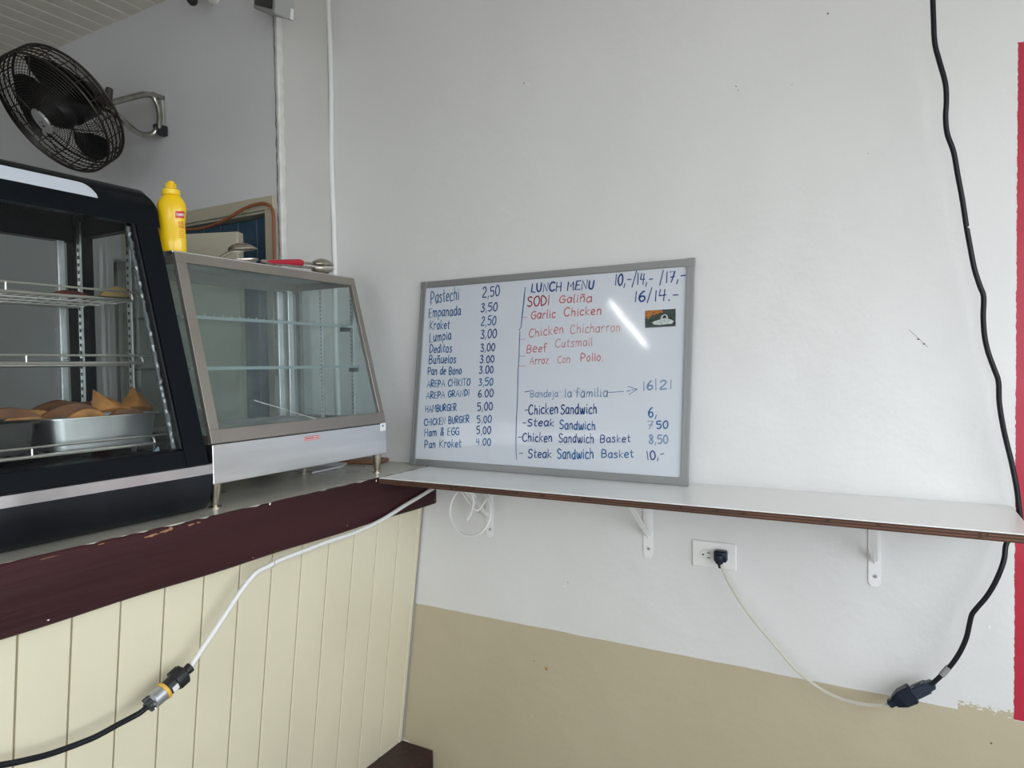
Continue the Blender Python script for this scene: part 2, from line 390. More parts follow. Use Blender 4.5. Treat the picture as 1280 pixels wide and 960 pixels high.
# apron board: slightly wavy painted plank with a ragged upper edge
bm = B(); NY = 150; rows = []
for i in range(NY+1):
    y = -3.0 + 2.998*i/NY
    top = .0005 - (rnd.uniform(0, .0035) if rnd.random() < .35 else 0); bot = -.128 + .0012*math.sin(y*17)
    rows.append([bm.verts.new(q) for q in ((-.003, y, top), (0, y, top-.003), (.001, y, -.05), (0, y, bot+.003), (-.004, y, bot), (-.028, y, bot), (-.028, y, -.03), (-.006, y, -.001))])
for a, b_ in zip(rows, rows[1:]):
    for k in range(8): bm.faces.new((a[k], a[(k+1) % 8], b_[(k+1) % 8], b_[k]))
bm.faces.new(rows[0]); bm.faces.new(rows[-1][::-1])
mk('apron_board', bm, M_MAROON, ct)
def achip(px, py, l, h, m=None, xx=.0012):
    c = U(px, py, 'x', 0); bm = B(); n = 12; ring = []
    c2 = bm.verts.new((xx+.0006, c.y, c.z))
    for k in range(n):
        r = rnd.uniform(.5, 1.1); ring.append(bm.verts.new((xx, c.y+l*r*math.cos(2*PI*k/n), c.z+h*r*math.sin(2*PI*k/n))))
    for k in range(n): bm.faces.new((c2, ring[k], ring[(k+1) % n]))
    mk('paint_chip', bm, m or M_CHIP, ct)
for a in ((190, 669, .018, .003), (205, 664, .012, .003), (238, 656, .010, .003), (126, 680, .01, .0012), (213, 661, .006, .004), (248, 653, .006, .0018), (543, 625, .004, .005),
          (337, 630, .003, .0035, M_PW), (60, 775, .003, .0015, M_PW), (316, 697, .003, .002), (470, 601, .002, .004, M_PW), (434, 657, .003, .003), (60, 697, .02, .0008)): achip(*a)
# planks of the front, leaning: the foot of the front is set back
ZT, ZB, X_T, X_B = -.128, -.960, -.052, -.160
def px_(z): return X_T + (X_B-X_T)*(z-ZT)/(ZB-ZT)
edges = [-.0225, -.1222, -.2265, -.3294, -.4320, -.5315, -.6320, -.7300, -.8281, -.9241, -1.0202, -1.1148, -1.2079]
while edges[-1] > -2.9: edges.append(edges[-1]-.094)
for ea, eb in zip(edges, edges[1:]):
    y1 = ea-.0018; y0 = eb+.0018; bm = B()
    def ringv(z):
        x = px_(z); return [bm.verts.new(q) for q in ((x-.006, y0, z), (x-.0025, y0, z), (x, y0+.002, z), (x, y1-.002, z), (x-.0025, y1, z), (x-.006, y1, z), (x-.014, y1+.001, z), (x-.014, y0-.001, z))]
    a = ringv(ZT+.06); b_ = ringv(ZB)
    for k in range(8): bm.faces.new((a[k], a[(k+1) % 8], b_[(k+1) % 8], b_[k]))
    bm.faces.new(a); bm.faces.new(b_[::-1])
    mk('plank', bm, M_PANEL, ct)
bm = B()
for (z0, z1) in ((ZT+.06, ZB),):
    a = [bm.verts.new(q) for q in ((px_(z0)-.002, -.0225, z0), (px_(z0)+.001, -.020, z0), (px_(z0)+.001, -.008, z0), (px_(z0)-.012, -.004, z0), (px_(z0)-.014, -.0225, z0))]
    b_ = [bm.verts.new(q) for q in ((px_(z1)-.002, -.0225, z1), (px_(z1)+.001, -.020, z1), (px_(z1)+.001, -.008, z1), (px_(z1)-.012, -.004, z1), (px_(z1)-.014, -.0225, z1))]
    for k in range(5): bm.faces.new((a[k], a[(k+1) % 5], b_[(k+1) % 5], b_[k]))
    bm.faces.new(a); bm.faces.new(b_[::-1])
mk('end_strip', bm, M_PANEL, ct)
bm = B(); prism(bm, [(px_(-.07)-.0135, -.07), (px_(ZB)-.0135, ZB), (px_(ZB)-.03, ZB), (px_(-.07)-.03, -.07)], -3.0, -.002); mk('backing', bm, mat('dark groove', (.10, .075, .04), .8), ct)
bm = B(); tube(bm, [(px_(-.135)+.002, -.004, -.135), (px_(-.96)+.002, -.004, -.96)], .0035, 6); mk('caulk_line', bm, mat('grey caulk', (.33, .32, .29), .7, bump=.5), ct)
bm = B(); box(bm, -.22, -3.0, ZF, -.029, -.003, ZB, .004, 2); mk('plinth', bm, mat('dark maroon plinth', (.030, .009, .010), .45, var=.4, vscale=12, bump=.5), ct)
for q in ((508, 926), (533, 933)):
    c = U(*q, 'z', ZB); bm = B(); box(bm, c.x-.012, c.y-.003, ZB, c.x+.012, c.y+.003, ZB+.0015, .001); mk('paint_chip', bm, M_PW, ct)
# small skirting of dust: plinth end chips only

# ------------------------------------------------------------------ wall shelf
sh = thing('wall_shelf', 'long white laminate plywood shelf along the wall holding the whiteboard', 'shelf', (.77, 0, 0))
SE = 1.5405
bm = B(); box(bm, .0015, -.287, -.0025, SE, -.001, 0, .0006); mk('laminate_top', bm, M_LAM, sh)
for k in range(5):
    bm = B(); z1 = -.0025-k*.0031; dy = .0006*(k % 2)
    box(bm, .0015, -.2872+dy, z1-.0031, SE-.0005, -.001, z1); mk('ply_layer', bm, M_PLY[k % 2], sh)
for k in range(14):
    x = rnd.uniform(.1, 1.5); bm = B(); box(bm, x, -.2876, -.016+rnd.random()*.008, x+rnd.uniform(.004, .02), -.2868, -.007+rnd.random()*.004, 0)
    mk('edge_stain', bm, M_PLY[0], sh)
def bracket(x, label):
    b_ = thing('shelf_bracket', label, 'bracket', (x, 0, -.218), 'white steel brackets under the wall shelf')
    w_ = .0135
    bm = B(); prism(bm, [(x-w_, -.018), (x+w_, -.018), (x+w_, -.207), (x+w_*.5, -.217), (x-w_*.5, -.217), (x-w_, -.207)], -.0035, -.0005, .0006)
    mk('wall_plate', bm, M_WHITEM, b_)
    bm = B(); box(bm, x-w_, -.20, -.0215, x+w_, -.0035, -.0185, .0006); mk('top_plate', bm, M_WHITEM, b_)
    bm = B(); prism(bm, [(-.170, -.0215), (-.155, -.0215), (-.0035, -.146), (-.0035, -.162)], x-.0015, x+.0015, ax='x'); box(bm, x-.0075, -.1, -.0012, x+.0075, .1, .0012, .0003, 1, Matrix.Translation((0, -.085, -.0925)) @ Matrix.Rotation(math.radians(-38.5), 4, 'X'))
    mk('brace', bm, M_WHITEM, b_)
    for z in (-.192, -.045):
        bm = B(); lathe(bm, [(0, 0), (.0048, 0), (.0044, .0012), (.0025, .002), (0, .002)], 12, frame_to((x+.002, -.0035, z), (0, -1, 0)))
        sc = mk('screw', bm, mat('screw grey', (.42, .42, .41), .4), b_)
        bm = B(); box(bm, x-.0012, -.0062, z-.0004, x+.0052, -.0054, z+.0004); mk('screw_slot', bm, M_DK, sc)
bracket(.205, 'white shelf bracket behind the white cable loop near the counter')
bracket(.7185, 'white shelf bracket left of the wall outlet')
bracket(1.275, 'white shelf bracket right of the wall outlet')

# white cable coiled under the shelf
lp = []
for k in range(26):
    a = math.radians(118 + k*13.2)
    lp.append((U(588+25.5*math.cos(a), 639-31*math.sin(a), 'y', -.12+.02*math.sin(a))))
lp += [U(594, 620, 'y', -.12), U(588, 612, 'y', -.13)]
bm = B(); tube(bm, spline(lp, 4), .0041, 8)
cl = thing('cable_coil', 'looped white cable hanging under the shelf end beside the counter', 'cable', tuple(U(590, 671, 'y', -.12)))
mk('loop', bm, M_CORDW, cl, smooth=True)
bm = B(); tube(bm, spline([U(585, 611, 'y', -.13), U(592, 624, 'y', -.13), U(590, 638, 'y', -.13), U(584, 650, 'y', -.13)], 6), .004, 8); mk('cable_end', bm, M_CORDW, cl, smooth=True)
bm = B(); tube(bm, spline([U(575, 612, 'y', -.125), U(586, 628, 'y', -.125), U(597, 638, 'y', -.12), U(610, 622, 'y', -.1), U(621, 617, 'y', -.09)], 6), .003, 8); mk('tie', bm, M_CORDW, cl, smooth=True)
# ------------------------------------------------------------------ black refrigerated display case
YA0, YA1 = -1.80, -.818
XB = -.512
def xs(z): return -.036 - .2915*(z-.09)
ca = thing('display_case', 'large black counter-top display case with slanted glass, wire shelves and trays of pastries', 'display case', (-.28, -1.3, 0))
bm = B()
prof = [(-.034, .088), (-.033, .070), (-.036, .045), (-.045, .022), (-.062, .006), (-.085, .0), (XB, .0), (XB, .088)]
prism(bm, prof, YA0, YA1, .0); mk('base', bm, mat('dirty black base', (.006, .008, .012), .3, var=.6, vscale=7, spec=.3, stretch=(1, 1, .25)), ca, smooth=True)
bm = B(); prism(bm, [(-.031, .088), (-.031, .109), (-.042, .112), (-.042, .088)], YA0, YA1+.001, .0008); mk('steel_strip', bm, mat('polished strip', (.66, .64, .66), .22, metal=1, var=.15, vscale=8), ca)
bm = B(); prism(bm, [(xs(.112)-.002, .112), (xs(.145)-.001, .145), (xs(.15)-.014, .150), (-.10, .118), (-.10, .09), (-.042, .09)], YA0, YA1, .001); mk('lower_rail', bm, M_BLACK, ca)
for s, (y0, y1) in enumerate(((YA1-.058, YA1), (YA0, YA0+.058))):
    bm = B(); prism(bm, [(xs(.11), .11), (xs(.70), .70), (xs(.70)-.035, .70), (xs(.11)-.045, .11)], y0, y1, .003); mk('front_stile', bm, M_BLACK, ca)
    bm = B(); yy = (y0-.004, y0) if s == 0 else (y1, y1+.004)
    prism(bm, [(xs(.15)-.002, .15), (xs(.665)-.002, .665), (xs(.665)-.010, .665), (xs(.15)-.010, .15)], *yy); mk('seal', bm, M_BLK2, ca)
    # glossy greasy inner seal bead
    yb = y0-.012 if s == 0 else y1+.012
    bm = B(); tube(bm, [(xs(z)-.012+rnd.uniform(-.0012, .0012), yb+rnd.uniform(-.0012, .0012), z) for z in [.15+.5*i/70 for i in range(71)]], [.0045+rnd.uniform(-.001, .001) for _ in range(71)], 7)
    mk('silicone_bead', bm, mat('shiny silicone', (.12, .13, .14), .12, coat=1), ca)
# header cap with rounded corner at the end
bm = B()
prof = [(xs(.660), .660), (xs(.70)+.004, .70), (xs(.735)+.001, .733), (-.245, .750), (-.275, .756), (XB, .756), (XB, .715), (-.262, .715), (-.250, .665)]
r = prism(bm, prof, YA0, YA1+.004, 0)
es = [e for e in bm.edges if all(abs(v.co.y-(YA1+.004)) < 1e-6 for v in e.verts) and min(v.co.z for v in e.verts) > .72]
bmesh.ops.bevel(bm, geom=es, offset=.022, segments=5, affect='EDGES', profile=.5)
mk('header', bm, M_BLACK, ca, smooth=True)
# white light cover with a rounded end
bm = B(); y1 = -.955; pr = []
zc0, zc1 = .702, .731
pts = [(YA0+.04, zc0), (y1, zc0)] + [(y1-.035+.035*math.cos(a)*1.0+.0, zc0+(zc1-zc0)*math.sin(a)) for a in [PI/2*k/6 for k in range(1, 7)]] + [(YA0+.04, zc1)]
fr_ = [bm.verts.new((xs(z)+.0075 if z < .715 else xs(z)+.0055, y, z)) for y, z in pts]; bk = [bm.verts.new((xs(z)-.004, y, z)) for y, z in pts]
bm.faces.new(fr_); bm.faces.new(bk[::-1])
for i in range(len(pts)): j = (i+1) % len(pts); bm.faces.new((fr_[i], bk[i], bk[j], fr_[j]))
mk('light_cover', bm, M_TRIMW, ca)
bm = B(); prism(bm, [(xs(.14)-.006, .14), (xs(.668)-.006, .668), (xs(.668)-.010, .668), (xs(.14)-.010, .14)], YA0+.058, YA1-.058); mk('front_glass', bm, M_GLASSA, ca)
for y0 in (YA1-.018, YA0+.012):
    bm = B(); prism(bm, [(xs(.14)-.04, .14), (xs(.70)-.035, .70), (XB+.03, .70), (XB+.03, .14)], y0, y0+.004); mk('side_glass', bm, M_GLASSA, ca)
for y0 in (YA1-.022, YA0):
    bm = B(); box(bm, XB, y0, .088, -.09, y0+.022, .135, .001); mk('side_rail', bm, M_BLACK, ca)
    bm = B(); box(bm, XB, y0, .660, -.25, y0+.022, .72); mk('side_rail', bm, M_BLACK, ca)
for y0 in (YA1-.045, YA0):
    bm = B(); box(bm, XB, y0, .0, XB+.04, y0+.045, .75, .002); mk('rear_post', bm, M_BLACK, ca)
for y0 in (-1.34,):
    bm = B(); box(bm, XB, y0, .10, XB+.03, y0+.04, .74, .002); mk('rear_post', bm, M_BLACK, ca)
for y0 in (YA1-.068, -1.30):
    bm = B(); box(bm, XB+.002, y0-.008, .12, XB+.022, y0+.008, .72, .001); mk('door_stile', bm, M_STEEL, ca)
bm = B(); box(bm, XB+.006, YA0+.045, .12, XB+.010, YA1-.05, .715); mk('rear_glass', bm, M_GLASSA, ca)
bm = B(); box(bm, XB, YA0, .088, XB+.03, YA1, .13); mk('rear_rail', bm, M_BLACK, ca)
bm = B(); box(bm, XB, YA0+.01, .648, XB+.03, YA1-.01, .72); mk('rear_header', bm, M_BLACK, ca)
bm = B(); box(bm, XB+.03, YA0+.02, .088, -.09, YA1-.022, .105); mk('deck', bm, M_INSIDE, ca)
zl = U(0, 597, 'x', -.12).z
bm = B(); box(bm, -.128, YA0+.03, zl-.009, -.112, U(175, 577, 'x', -.12).y, zl+.009, .001); mk('inner_rail', bm, M_STEEL, ca)
# slotted standards
def standard(x, y, z0, z1):
    bm = B(); box(bm, x-.007, y-.002, z0, x+.007, y+.002, z1); s_ = mk('shelf_standard', bm, M_STEEL, ca)
    bm = B(); z = z0+.02
    while z < z1-.02: box(bm, x-.003, y-.0035, z, x+.001, y-.0018, z+.008); z += .018
    mk('slots', bm, M_DK, s_)
standard(-.282, YA1-.026, .13, .69); standard(-.445, YA1-.05, .13, .69)
standard(-.282, YA0+.026, .13, .69)
def wire_shelf(xf, z, yend, dz, posts, name='wire_shelf'):
    y0 = YA0+.05; bm = B()
    tube(bm, [(xf, y0, z), (xf, yend, z)], .0034, 8)
    for x in (xf-.06, xf-.13, xf-.2, XB+.05):
        if x > XB+.04: tube(bm, [(x, y0, z-.004), (x, yend, z-.004)], .0024, 6)
    y = y0
    while y <= yend+.001: tube(bm, [(xf, y, z-.0015), (XB+.045, y, z-.0015)], .0013, 5); y += .0245
    s_ = mk(name, bm, M_CHROME, ca, smooth=True)
    bm = B(); tube(bm, spline([(xf, y0, z+dz), (xf, yend-.02, z+dz), (xf, yend-.008, z+dz), (xf, yend-.002, z+dz-.005), (xf, yend, z+dz-.012), (xf, yend, z)], 4), .0024, 8)
    for py in posts: tube(bm, [(xf, py, z), (xf, py, z+dz)], .0022, 6)
    mk('front_rail', bm, M_CHROME, s_, smooth=True)
xt, xm, xl = -.235, -.195, -.135
a = U(165, 369, 'x', xt); wire_shelf(xt, U(0, 363, 'x', xt).z, a.y, .019, [U(7, 355, 'x', xt).y, U(7, 355, 'x', xt).y-.32])
b1 = U(178, 450, 'x', xm); zm = U(60, 454, 'x', xm).z; wire_shelf(xm, zm, b1.y, .0165, [U(33, 447, 'x', xm).y, U(33, 447, 'x', xm).y-.32])
c1 = U(193, 551, 'x', xl); zb = U(60, 569, 'x', xl).z; wire_shelf(xl, zb, c1.y, .0175, [U(40, 562, 'x', xl).y, U(40, 562, 'x', xl).y-.32])
bm = B(); tube(bm, [(c1.x, c1.y, zb), (c1.x-.01, c1.y, .105)], .0025, 6); mk('shelf_bracket', bm, M_STEEL, ca)

# trays
def tray(x0, x1, y0, y1, z, h, label, m):
    t = thing('baking_tray', label, 'tray', ((x0+x1)/2, (y0+y1)/2, z))
    def ring(bm, ins, zz, n=5, rad=.02):
        out = []
        for cx, cy, a0 in ((x1-ins-rad, y1-ins-rad, 0), (x0+ins+rad, y1-ins-rad, 90), (x0+ins+rad, y0+ins+rad, 180), (x1-ins-rad, y0+ins+rad, 270)):
            for k in range(n): a = math.radians(a0+90*k/(n-1)); out.append(bm.verts.new((cx+rad*math.cos(a), cy+rad*math.sin(a), zz)))
        return out
    bm = B(); R = [ring(bm, .008, z), ring(bm, .002, z+h-.003), ring(bm, -.005, z+h-.002), ring(bm, -.005, z+h), ring(bm, .004, z+h), ring(bm, .0095, z+.002)]
    for a, b_ in zip(R, R[1:]):
        for k in range(len(a)): bm.faces.new((a[k], a[(k+1) % len(a)], b_[(k+1) % len(a)], b_[k]))
    bm.faces.new(R[0][::-1]); bm.faces.new(R[-1])
    mk('pan_body', bm, m, t, smooth=True); return t
pz = zb+.0015
pa = U(68, 549, 'x', -.150); pb = U(189, 541, 'x', -.150)
ht = U(130, 520, 'x', -.150).z - pz
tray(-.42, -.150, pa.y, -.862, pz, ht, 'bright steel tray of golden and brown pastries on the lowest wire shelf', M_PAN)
tray(-.40, -.172, pa.y-.34, pa.y-.014, pz, ht*.94, 'steel tray of flat pastries, dark reflection painted on, at the left photo edge on the lowest wire shelf', M_PAND)
def pastry(c, L, W, H, rot, tilt, roll, m, label, group='pastries in the display case', tri=0, skew=0):
    """half-moon turnover: flat crimped edge, domed body"""
    bm = B(); n = 14; rows = []
    for j in range(5):
        t = j/4
        row = []
        for k in range(n+1):
            a = PI*k/n; s = 1-t*.95; wob = 1+.05*math.sin(k*2.3+c[1]*90)
            sy = (1-tri)*math.sin(a)+tri*(1-abs(math.cos(a)))*1.15; row.append(bm.verts.new((L/2*math.cos(a)*s*wob+skew*W*sy*s, W*(sy*s+.12*t)*wob, H*math.sin(PI/2*t)**.8)))
        rows.append(row)
    for a_, b_ in zip(rows, rows[1:]):
        for k in range(n): bm.faces.new((a_[k], a_[k+1], b_[k+1], b_[k]))
        bm.faces.new((a_[0], b_[0], b_[n], a_[n]))
    bm.faces.new(rows[-1]); bm.faces.new(rows[0][::-1])
    Mx = Matrix.Translation(c) @ Matrix.Rotation(rot, 4, 'Z') @ Matrix.Rotation(tilt, 4, 'X') @ Matrix.Rotation(roll, 4, 'Y')
    bmesh.ops.transform(bm, matrix=Mx, verts=bm.verts)
    o = mk('pastry', bm, m, smooth=True); return tag(o, label, 'pastry', group)
r_ = math.radians; zt = pz+ht
def pp(px, py, x): return U(px, py, 'x', x)
P = lambda px, py, x, L, W, H, rot, tilt, roll, m, lab, tri=.3, skew=0: pastry(pp(px, py, x), L, W, H, r_(rot), r_(tilt), r_(roll), m, lab, tri=tri, skew=skew)
P(143, 515, -.20, .088, .048, .016, 80, 66, 0, M_PAST, 'golden triangular pastry standing on edge in the bright steel tray, left of two', .85, -.62)
P(171, 513, -.235, .080, .056, .018, 84, 62, 0, M_PAST, 'golden triangular pastry at the right end of the bright steel tray', .8, .1)
P(94, 521, -.19, .12, .05, .028, 80, 24, 4, M_PAST2, 'dark brown pastry lying in the middle of the bright steel tray')
P(75, 519, -.26, .13, .045, .030, 86, 30, 0, M_PAST2, 'dark brown pastry at the back left of the bright steel tray')
P(115, 517, -.25, .10, .05, .024, 95, 20, 0, M_PAST2, 'brown pastry behind the golden ones in the bright steel tray')
P(110, 523, -.178, .08, .03, .02, 82, 10, 0, M_PAST, 'light brown pastry edge along the front of the bright steel tray')
P(160, 519, -.19, .08, .03, .016, 82, 8, 0, M_PAST2, 'small brown pastry lying under the two standing golden ones')
P(42, 524, -.21, .10, .045, .018, 85, 8, 0, M_PAST, 'pale pastry at the right end of the dark tray')
P(12, 523, -.21, .12, .045, .020, 88, 10, 0, M_PAST2, 'brown pastry in the dark tray at the left photo edge')
zs = a.z+.001
o = pastry(Vector((-.30, U(148, 360, 'x', -.30).y, U(165, 369, 'x', xt).z+.001)), .085, .05, .024, r_(75), 0, 0, mat('pale yellow pastry', (.42, .27, .09), .6, bump=.5, var=.3, vscale=20), 'pale yellow pastry on the top wire shelf')
o = pastry(Vector((-.33, U(88, 360, 'x', -.33).y, U(165, 369, 'x', xt).z+.001)), .075, .04, .010, r_(85), 0, 0, mat('reddish pastry', (.13, .025, .015), .5, var=.3, vscale=20), 'thin reddish-brown pastry on the top wire shelf, left of the pale one')
# thin pale blue sheet with one dark line at the foot of the glass
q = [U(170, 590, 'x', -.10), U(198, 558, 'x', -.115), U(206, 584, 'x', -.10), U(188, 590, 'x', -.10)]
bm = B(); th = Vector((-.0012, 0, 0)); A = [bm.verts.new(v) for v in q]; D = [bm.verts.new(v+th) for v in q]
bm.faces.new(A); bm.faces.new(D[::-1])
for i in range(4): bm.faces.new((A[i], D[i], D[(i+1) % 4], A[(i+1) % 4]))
cdm = thing('pale_blue_sheet', 'small pale blue flat sheet inside the foot of the black case glass', 'card', tuple(q[3]))
mk('card_sheet', bm, mat('pale blue flat', (.42, .62, .74), .25), cdm)
bm = B(); s0 = U(190, 570, 'x', -.1085); s1 = U(197, 586, 'x', -.0985); tube(bm, [s0, s1], .0018, 4); mk('dark_line', bm, M_BLK2, cdm)

# ------------------------------------------------------------------ stainless heated case
YB0, YB1 = -.803, -.187
XBB = -.412
ZB0, ZB1, ZBT = .058, .150, .603
def xb(z): return -.050 - (.118/.455)*(z-.150)
cb = thing('heated_display_case', 'small stainless heated display case with slanted glass, on four legs, empty shelves', 'display case', (-.23, -.49, 0))
bm = B(); box(bm, XBB, YB0, ZB0, -.050, YB1, ZB1, .002, 2); mk('base_panel', bm, M_STEEL, cb)
for x in (-.072, XBB+.03):
    for y in (YB0+.02, YB1-.022):
        bm = B(); lathe(bm, [(.0145, 0), (.0145, .003), (.0085, .0045), (.0095, .012), (.0135, .040), (.015, ZB0), (0, ZB0)], 20, Matrix.Translation((x, y, 0))); mk('leg', bm, M_NICKEL, cb, smooth=True)
w_ = .026
bm = B(); d_ = .014
def slab(z0, z1, y0, y1, off=0, dd=.014): prism(bm, [(xb(z0)+off, z0), (xb(z1)+off, z1), (xb(z1)-dd+off, z1), (xb(z0)-dd+off, z0)], y0, y1, .001, seg=1)
slab(ZB1+.002, ZB1+.034, YB0, YB1); mk('lower_frame', bm, M_ALU, cb)
bm = B(); slab(ZBT-.024, ZBT, YB0, YB1); mk('upper_frame', bm, M_ALU, cb)
for y0, y1 in ((YB0, YB0+.027), (YB1-.020, YB1)):
    bm = B(); slab(ZB1+.034, ZBT-.024, y0, y1); mk('side_frame', bm, M_ALU, cb)
bm = B(); slab(ZB1+.030, ZBT-.022, YB0+.024, YB1-.018, -.007, .004); mk('front_glass', bm, M_GLASSB, cb)
bm = B(); box(bm, XBB, YB0, ZBT-.006, xb(ZBT)-.008, YB1, ZBT+.004, .001); mk('top_panel', bm, M_STEEL, cb)
for y0 in (YB0+.004, YB1-.008):
    bm = B(); prism(bm, [(xb(.17)-.014, .17), (xb(.58)-.014, .58), (XBB+.014, .58), (XBB+.014, .17)], y0, y0+.004); mk('side_glass', bm, M_GLASSB, cb)
    bm = B()
    box(bm, XBB, y0-.004, ZB1, XBB+.016, y0+.008, ZBT-.006); mk('corner_post', bm, M_ALU, cb)
    for q in ((xb(.16)-.014, ZB1, ZB1+.02), (xb(.58)-.014, ZBT-.026, ZBT-.006)):
        bm = B(); box(bm, XBB+.016, y0-.003, q[1], q[0], y0+.007, q[2]); mk('side_rail', bm, M_ALU, cb)
for q in ((ZB1, ZB1+.022), (ZBT-.035, ZBT-.006)):
    bm = B(); box(bm, XBB, YB0, q[0], XBB+.014, YB1, q[1]); mk('rear_rail', bm, M_ALU, cb)
for i, (y0, dx) in enumerate(((-.283, .0), (-.252, .012))):
    bm = B(); box(bm, XBB+dx, y0, ZB1+.02, XBB+dx+.010, y0+.020, ZBT-.03, .001); mk('door_stile', bm, M_STEEL, cb)
for i, (y0, y1) in enumerate(((YB0+.01, -.27), (-.25, YB1-.01))):
    bm = B(); box(bm, XBB+.004+.006*i, y0, ZB1+.02, XBB+.007+.006*i, y1, ZBT-.03); mk('sliding_door', bm, M_GLASSB, cb)
bm = B(); box(bm, XBB+.014, YB0+.012, ZB1, -.075, YB1-.012, ZB1+.012); mk('deck', bm, M_STEEL, cb)
for z in (.452, .326):
    bm = B(); box(bm, XBB+.03, YB0+.014, z-.0025, xb(z)-.045, YB1-.014, z+.0025); s_ = mk('glass_shelf', bm, M_GLASSS, cb)
    bm = B(); box(bm, xb(z)-.047, YB0+.014, z-.004, xb(z)-.043, YB1-.014, z+.004); mk('shelf_lip', bm, mat('shelf lip', (.36, .41, .41), .3, metal=.4), s_)
    bm = B()
    if z > .4:
        for k in range(22): tube(bm, [(xb(z)-.045, YB0+.03+k*.026, z+.004), (xb(z)-.052, YB0+.03+k*.026+.006, z+.008)], .0018, 5)
        mk('lip_wire', bm, M_STEEL, s_)
    bm = B(); box(bm, xb(z)-.075, YB1-.03, z-.016, xb(z)-.05, YB1-.014, z-.003); mk('shelf_clip', bm, M_BLK2, s_)
for y, x in ((YB1-.012, -.17), (YB1-.012, -.30)):
    bm = B(); box(bm, x-.006, y-.003, ZB1+.01, x+.006, y+.001, ZBT-.03); s_ = mk('shelf_standard', bm, M_STEEL, cb)
    bm = B(); z = ZB1+.03
    while z < ZBT-.05: box(bm, x-.0018, y-.0042, z, x+.0012, y-.0028, z+.005); z += .0125
    mk('slots', bm, mat('slot grey', (.16, .17, .17), .6), s_)
# base badge and sticker
p0 = U(381, 549, 'x', -.049); p1 = U(399, 543, 'x', -.049)
bm = B(); box(bm, -.0502, p0.y, p0.z-.005, -.0488, p1.y, p0.z+.006); bd = mk('badge', bm, mat('badge face', (.62, .55, .55), .4), cb)
bm = B(); y0, y1, z0, z1 = p0.y, p1.y, p0.z-.005, p0.z+.006
for q in ((y0, z0, y1, z0+.0012), (y0, z1-.0012, y1, z1), (y0, z0, y0+.0012, z1), (y1-.0012, z0, y1, z1)): box(bm, -.0489, q[0], q[1], -.0484, q[2], q[3])
n = 12
for k in range(n):
    if k == 8: continue
    yy = y0+.003+(y1-y0-.006)*k/n; box(bm, -.0489, yy, z0+.0035, -.0484, yy+(y1-y0-.006)/n*.72, z1-.0035)
mk('badge_print', bm, M_RED, bd)
p0 = U(479, 534, 'x', -.049); bm = B(); box(bm, -.0502, p0.y-.013, p0.z-.011, -.0485, p0.y+.012, p0.z+.013, .0005); st = mk('sticker', bm, M_WHITEP, cb)
bm = B(); lathe(bm, [(0, 0), (.0035, 0), (.0035, .0006), (0, .0006)], 12, frame_to((-.0487, p0.y-.002, p0.z+.004), (1, 0, 0))); mk('sticker_print', bm, M_INK['b'], st)
# smears on the inside of the front glass
bm = B(); pts = spline([U(x, y, 'x', -.115) for x, y in ((306, 500), (318, 504), (335, 509), (352, 515), (372, 521), (390, 526), (402, 528))], 6)
for a_, b_ in zip(pts, pts[1:]):
    off = Vector((0, 0, .0016*rnd.uniform(.4, 1)))
    f = [bm.verts.new(v+Vector((xb(v.z)-.0065-v.x, 0, 0))) for v in (a_-off, b_-off, b_+off, a_+off)]; bm.faces.new(f)
mk('glass_smear', bm, mat('dry smear', (.42, .45, .45), .8), cb)

# papers and a brown leather piece under the case
bm = B(); pq = [U(390, 590, 'z', .006), U(428, 582, 'z', .006), U(440, 574, 'z', .006), U(405, 578, 'z', .006)]
A = [bm.verts.new(v) for v in pq]; D = [bm.verts.new((v.x, v.y, .001)) for v in pq]; bm.faces.new(A); bm.faces.new(D[::-1])
for i in range(4): bm.faces.new((A[i], D[i], D[(i+1) % 4], A[(i+1) % 4]))
tag(mk('folded_paper', bm, M_PAPER), 'folded white paper on the counter under the stainless case', 'paper')
bm = B(); box(bm, -.075, -.05, 0.001, .075, .05, .012, .004, 2)
c = U(455, 578, 'z', .0)
bmesh.ops.transform(bm, matrix=Matrix.Translation((c.x, c.y, 0)) @ Matrix.Rotation(r_(15), 4, 'Z'), verts=bm.verts)
tag(mk('brown_pouch', bm, M_BROWN, smooth=True), 'flat brown pouch on the counter behind the right leg of the stainless case', 'pouch')

# ------------------------------------------------------------------ mustard bottle
bp_ = U(216, 318, 'x', -.21); zt_ = ZBT+.0045
mb = thing('mustard_bottle', 'yellow squeeze mustard bottle with red flag label on top of the stainless case', 'bottle', (bp_.x, bp_.y, zt_))
Mb = Matrix.Translation((bp_.x, bp_.y, zt_)) @ Matrix.Rotation(r_(38), 4, 'Z')
bm = B(); lathe(bm, [(.0, 0), (.029, 0), (.0315, .004), (.0315, .03), (.0300, .055), (.0295, .07), (.0320, .092), (.0335, .106), (.0315, .120), (.0245, .131), (.0195, .136), (.0185, .139)], 32, Mb, 1.0, .62)
mk('bottle_body', bm, M_YEL, mb, smooth=True)
bm = B(); lathe(bm, [(.0, .137), (.0195, .137), (.0205, .139), (.0205, .149), (.0185, .151), (.0115, .152), (.0105, .158), (.009, .166), (.0065, .171), (0, .172)], 24, Mb); cp = mk('cap', bm, mat('yellow cap', (.88, .60, .02), .35), mb, smooth=True)
bm = B()
for k in range(10): a = 2*PI*k/10; box(bm, .0095, -.0012, .152, .0125, .0012, .165, 0, 1, Mb @ Matrix.Rotation(a, 4, 'Z'))
mk('nozzle_rib', bm, mat('yellow rib', (.78, .50, .01), .4), cp)
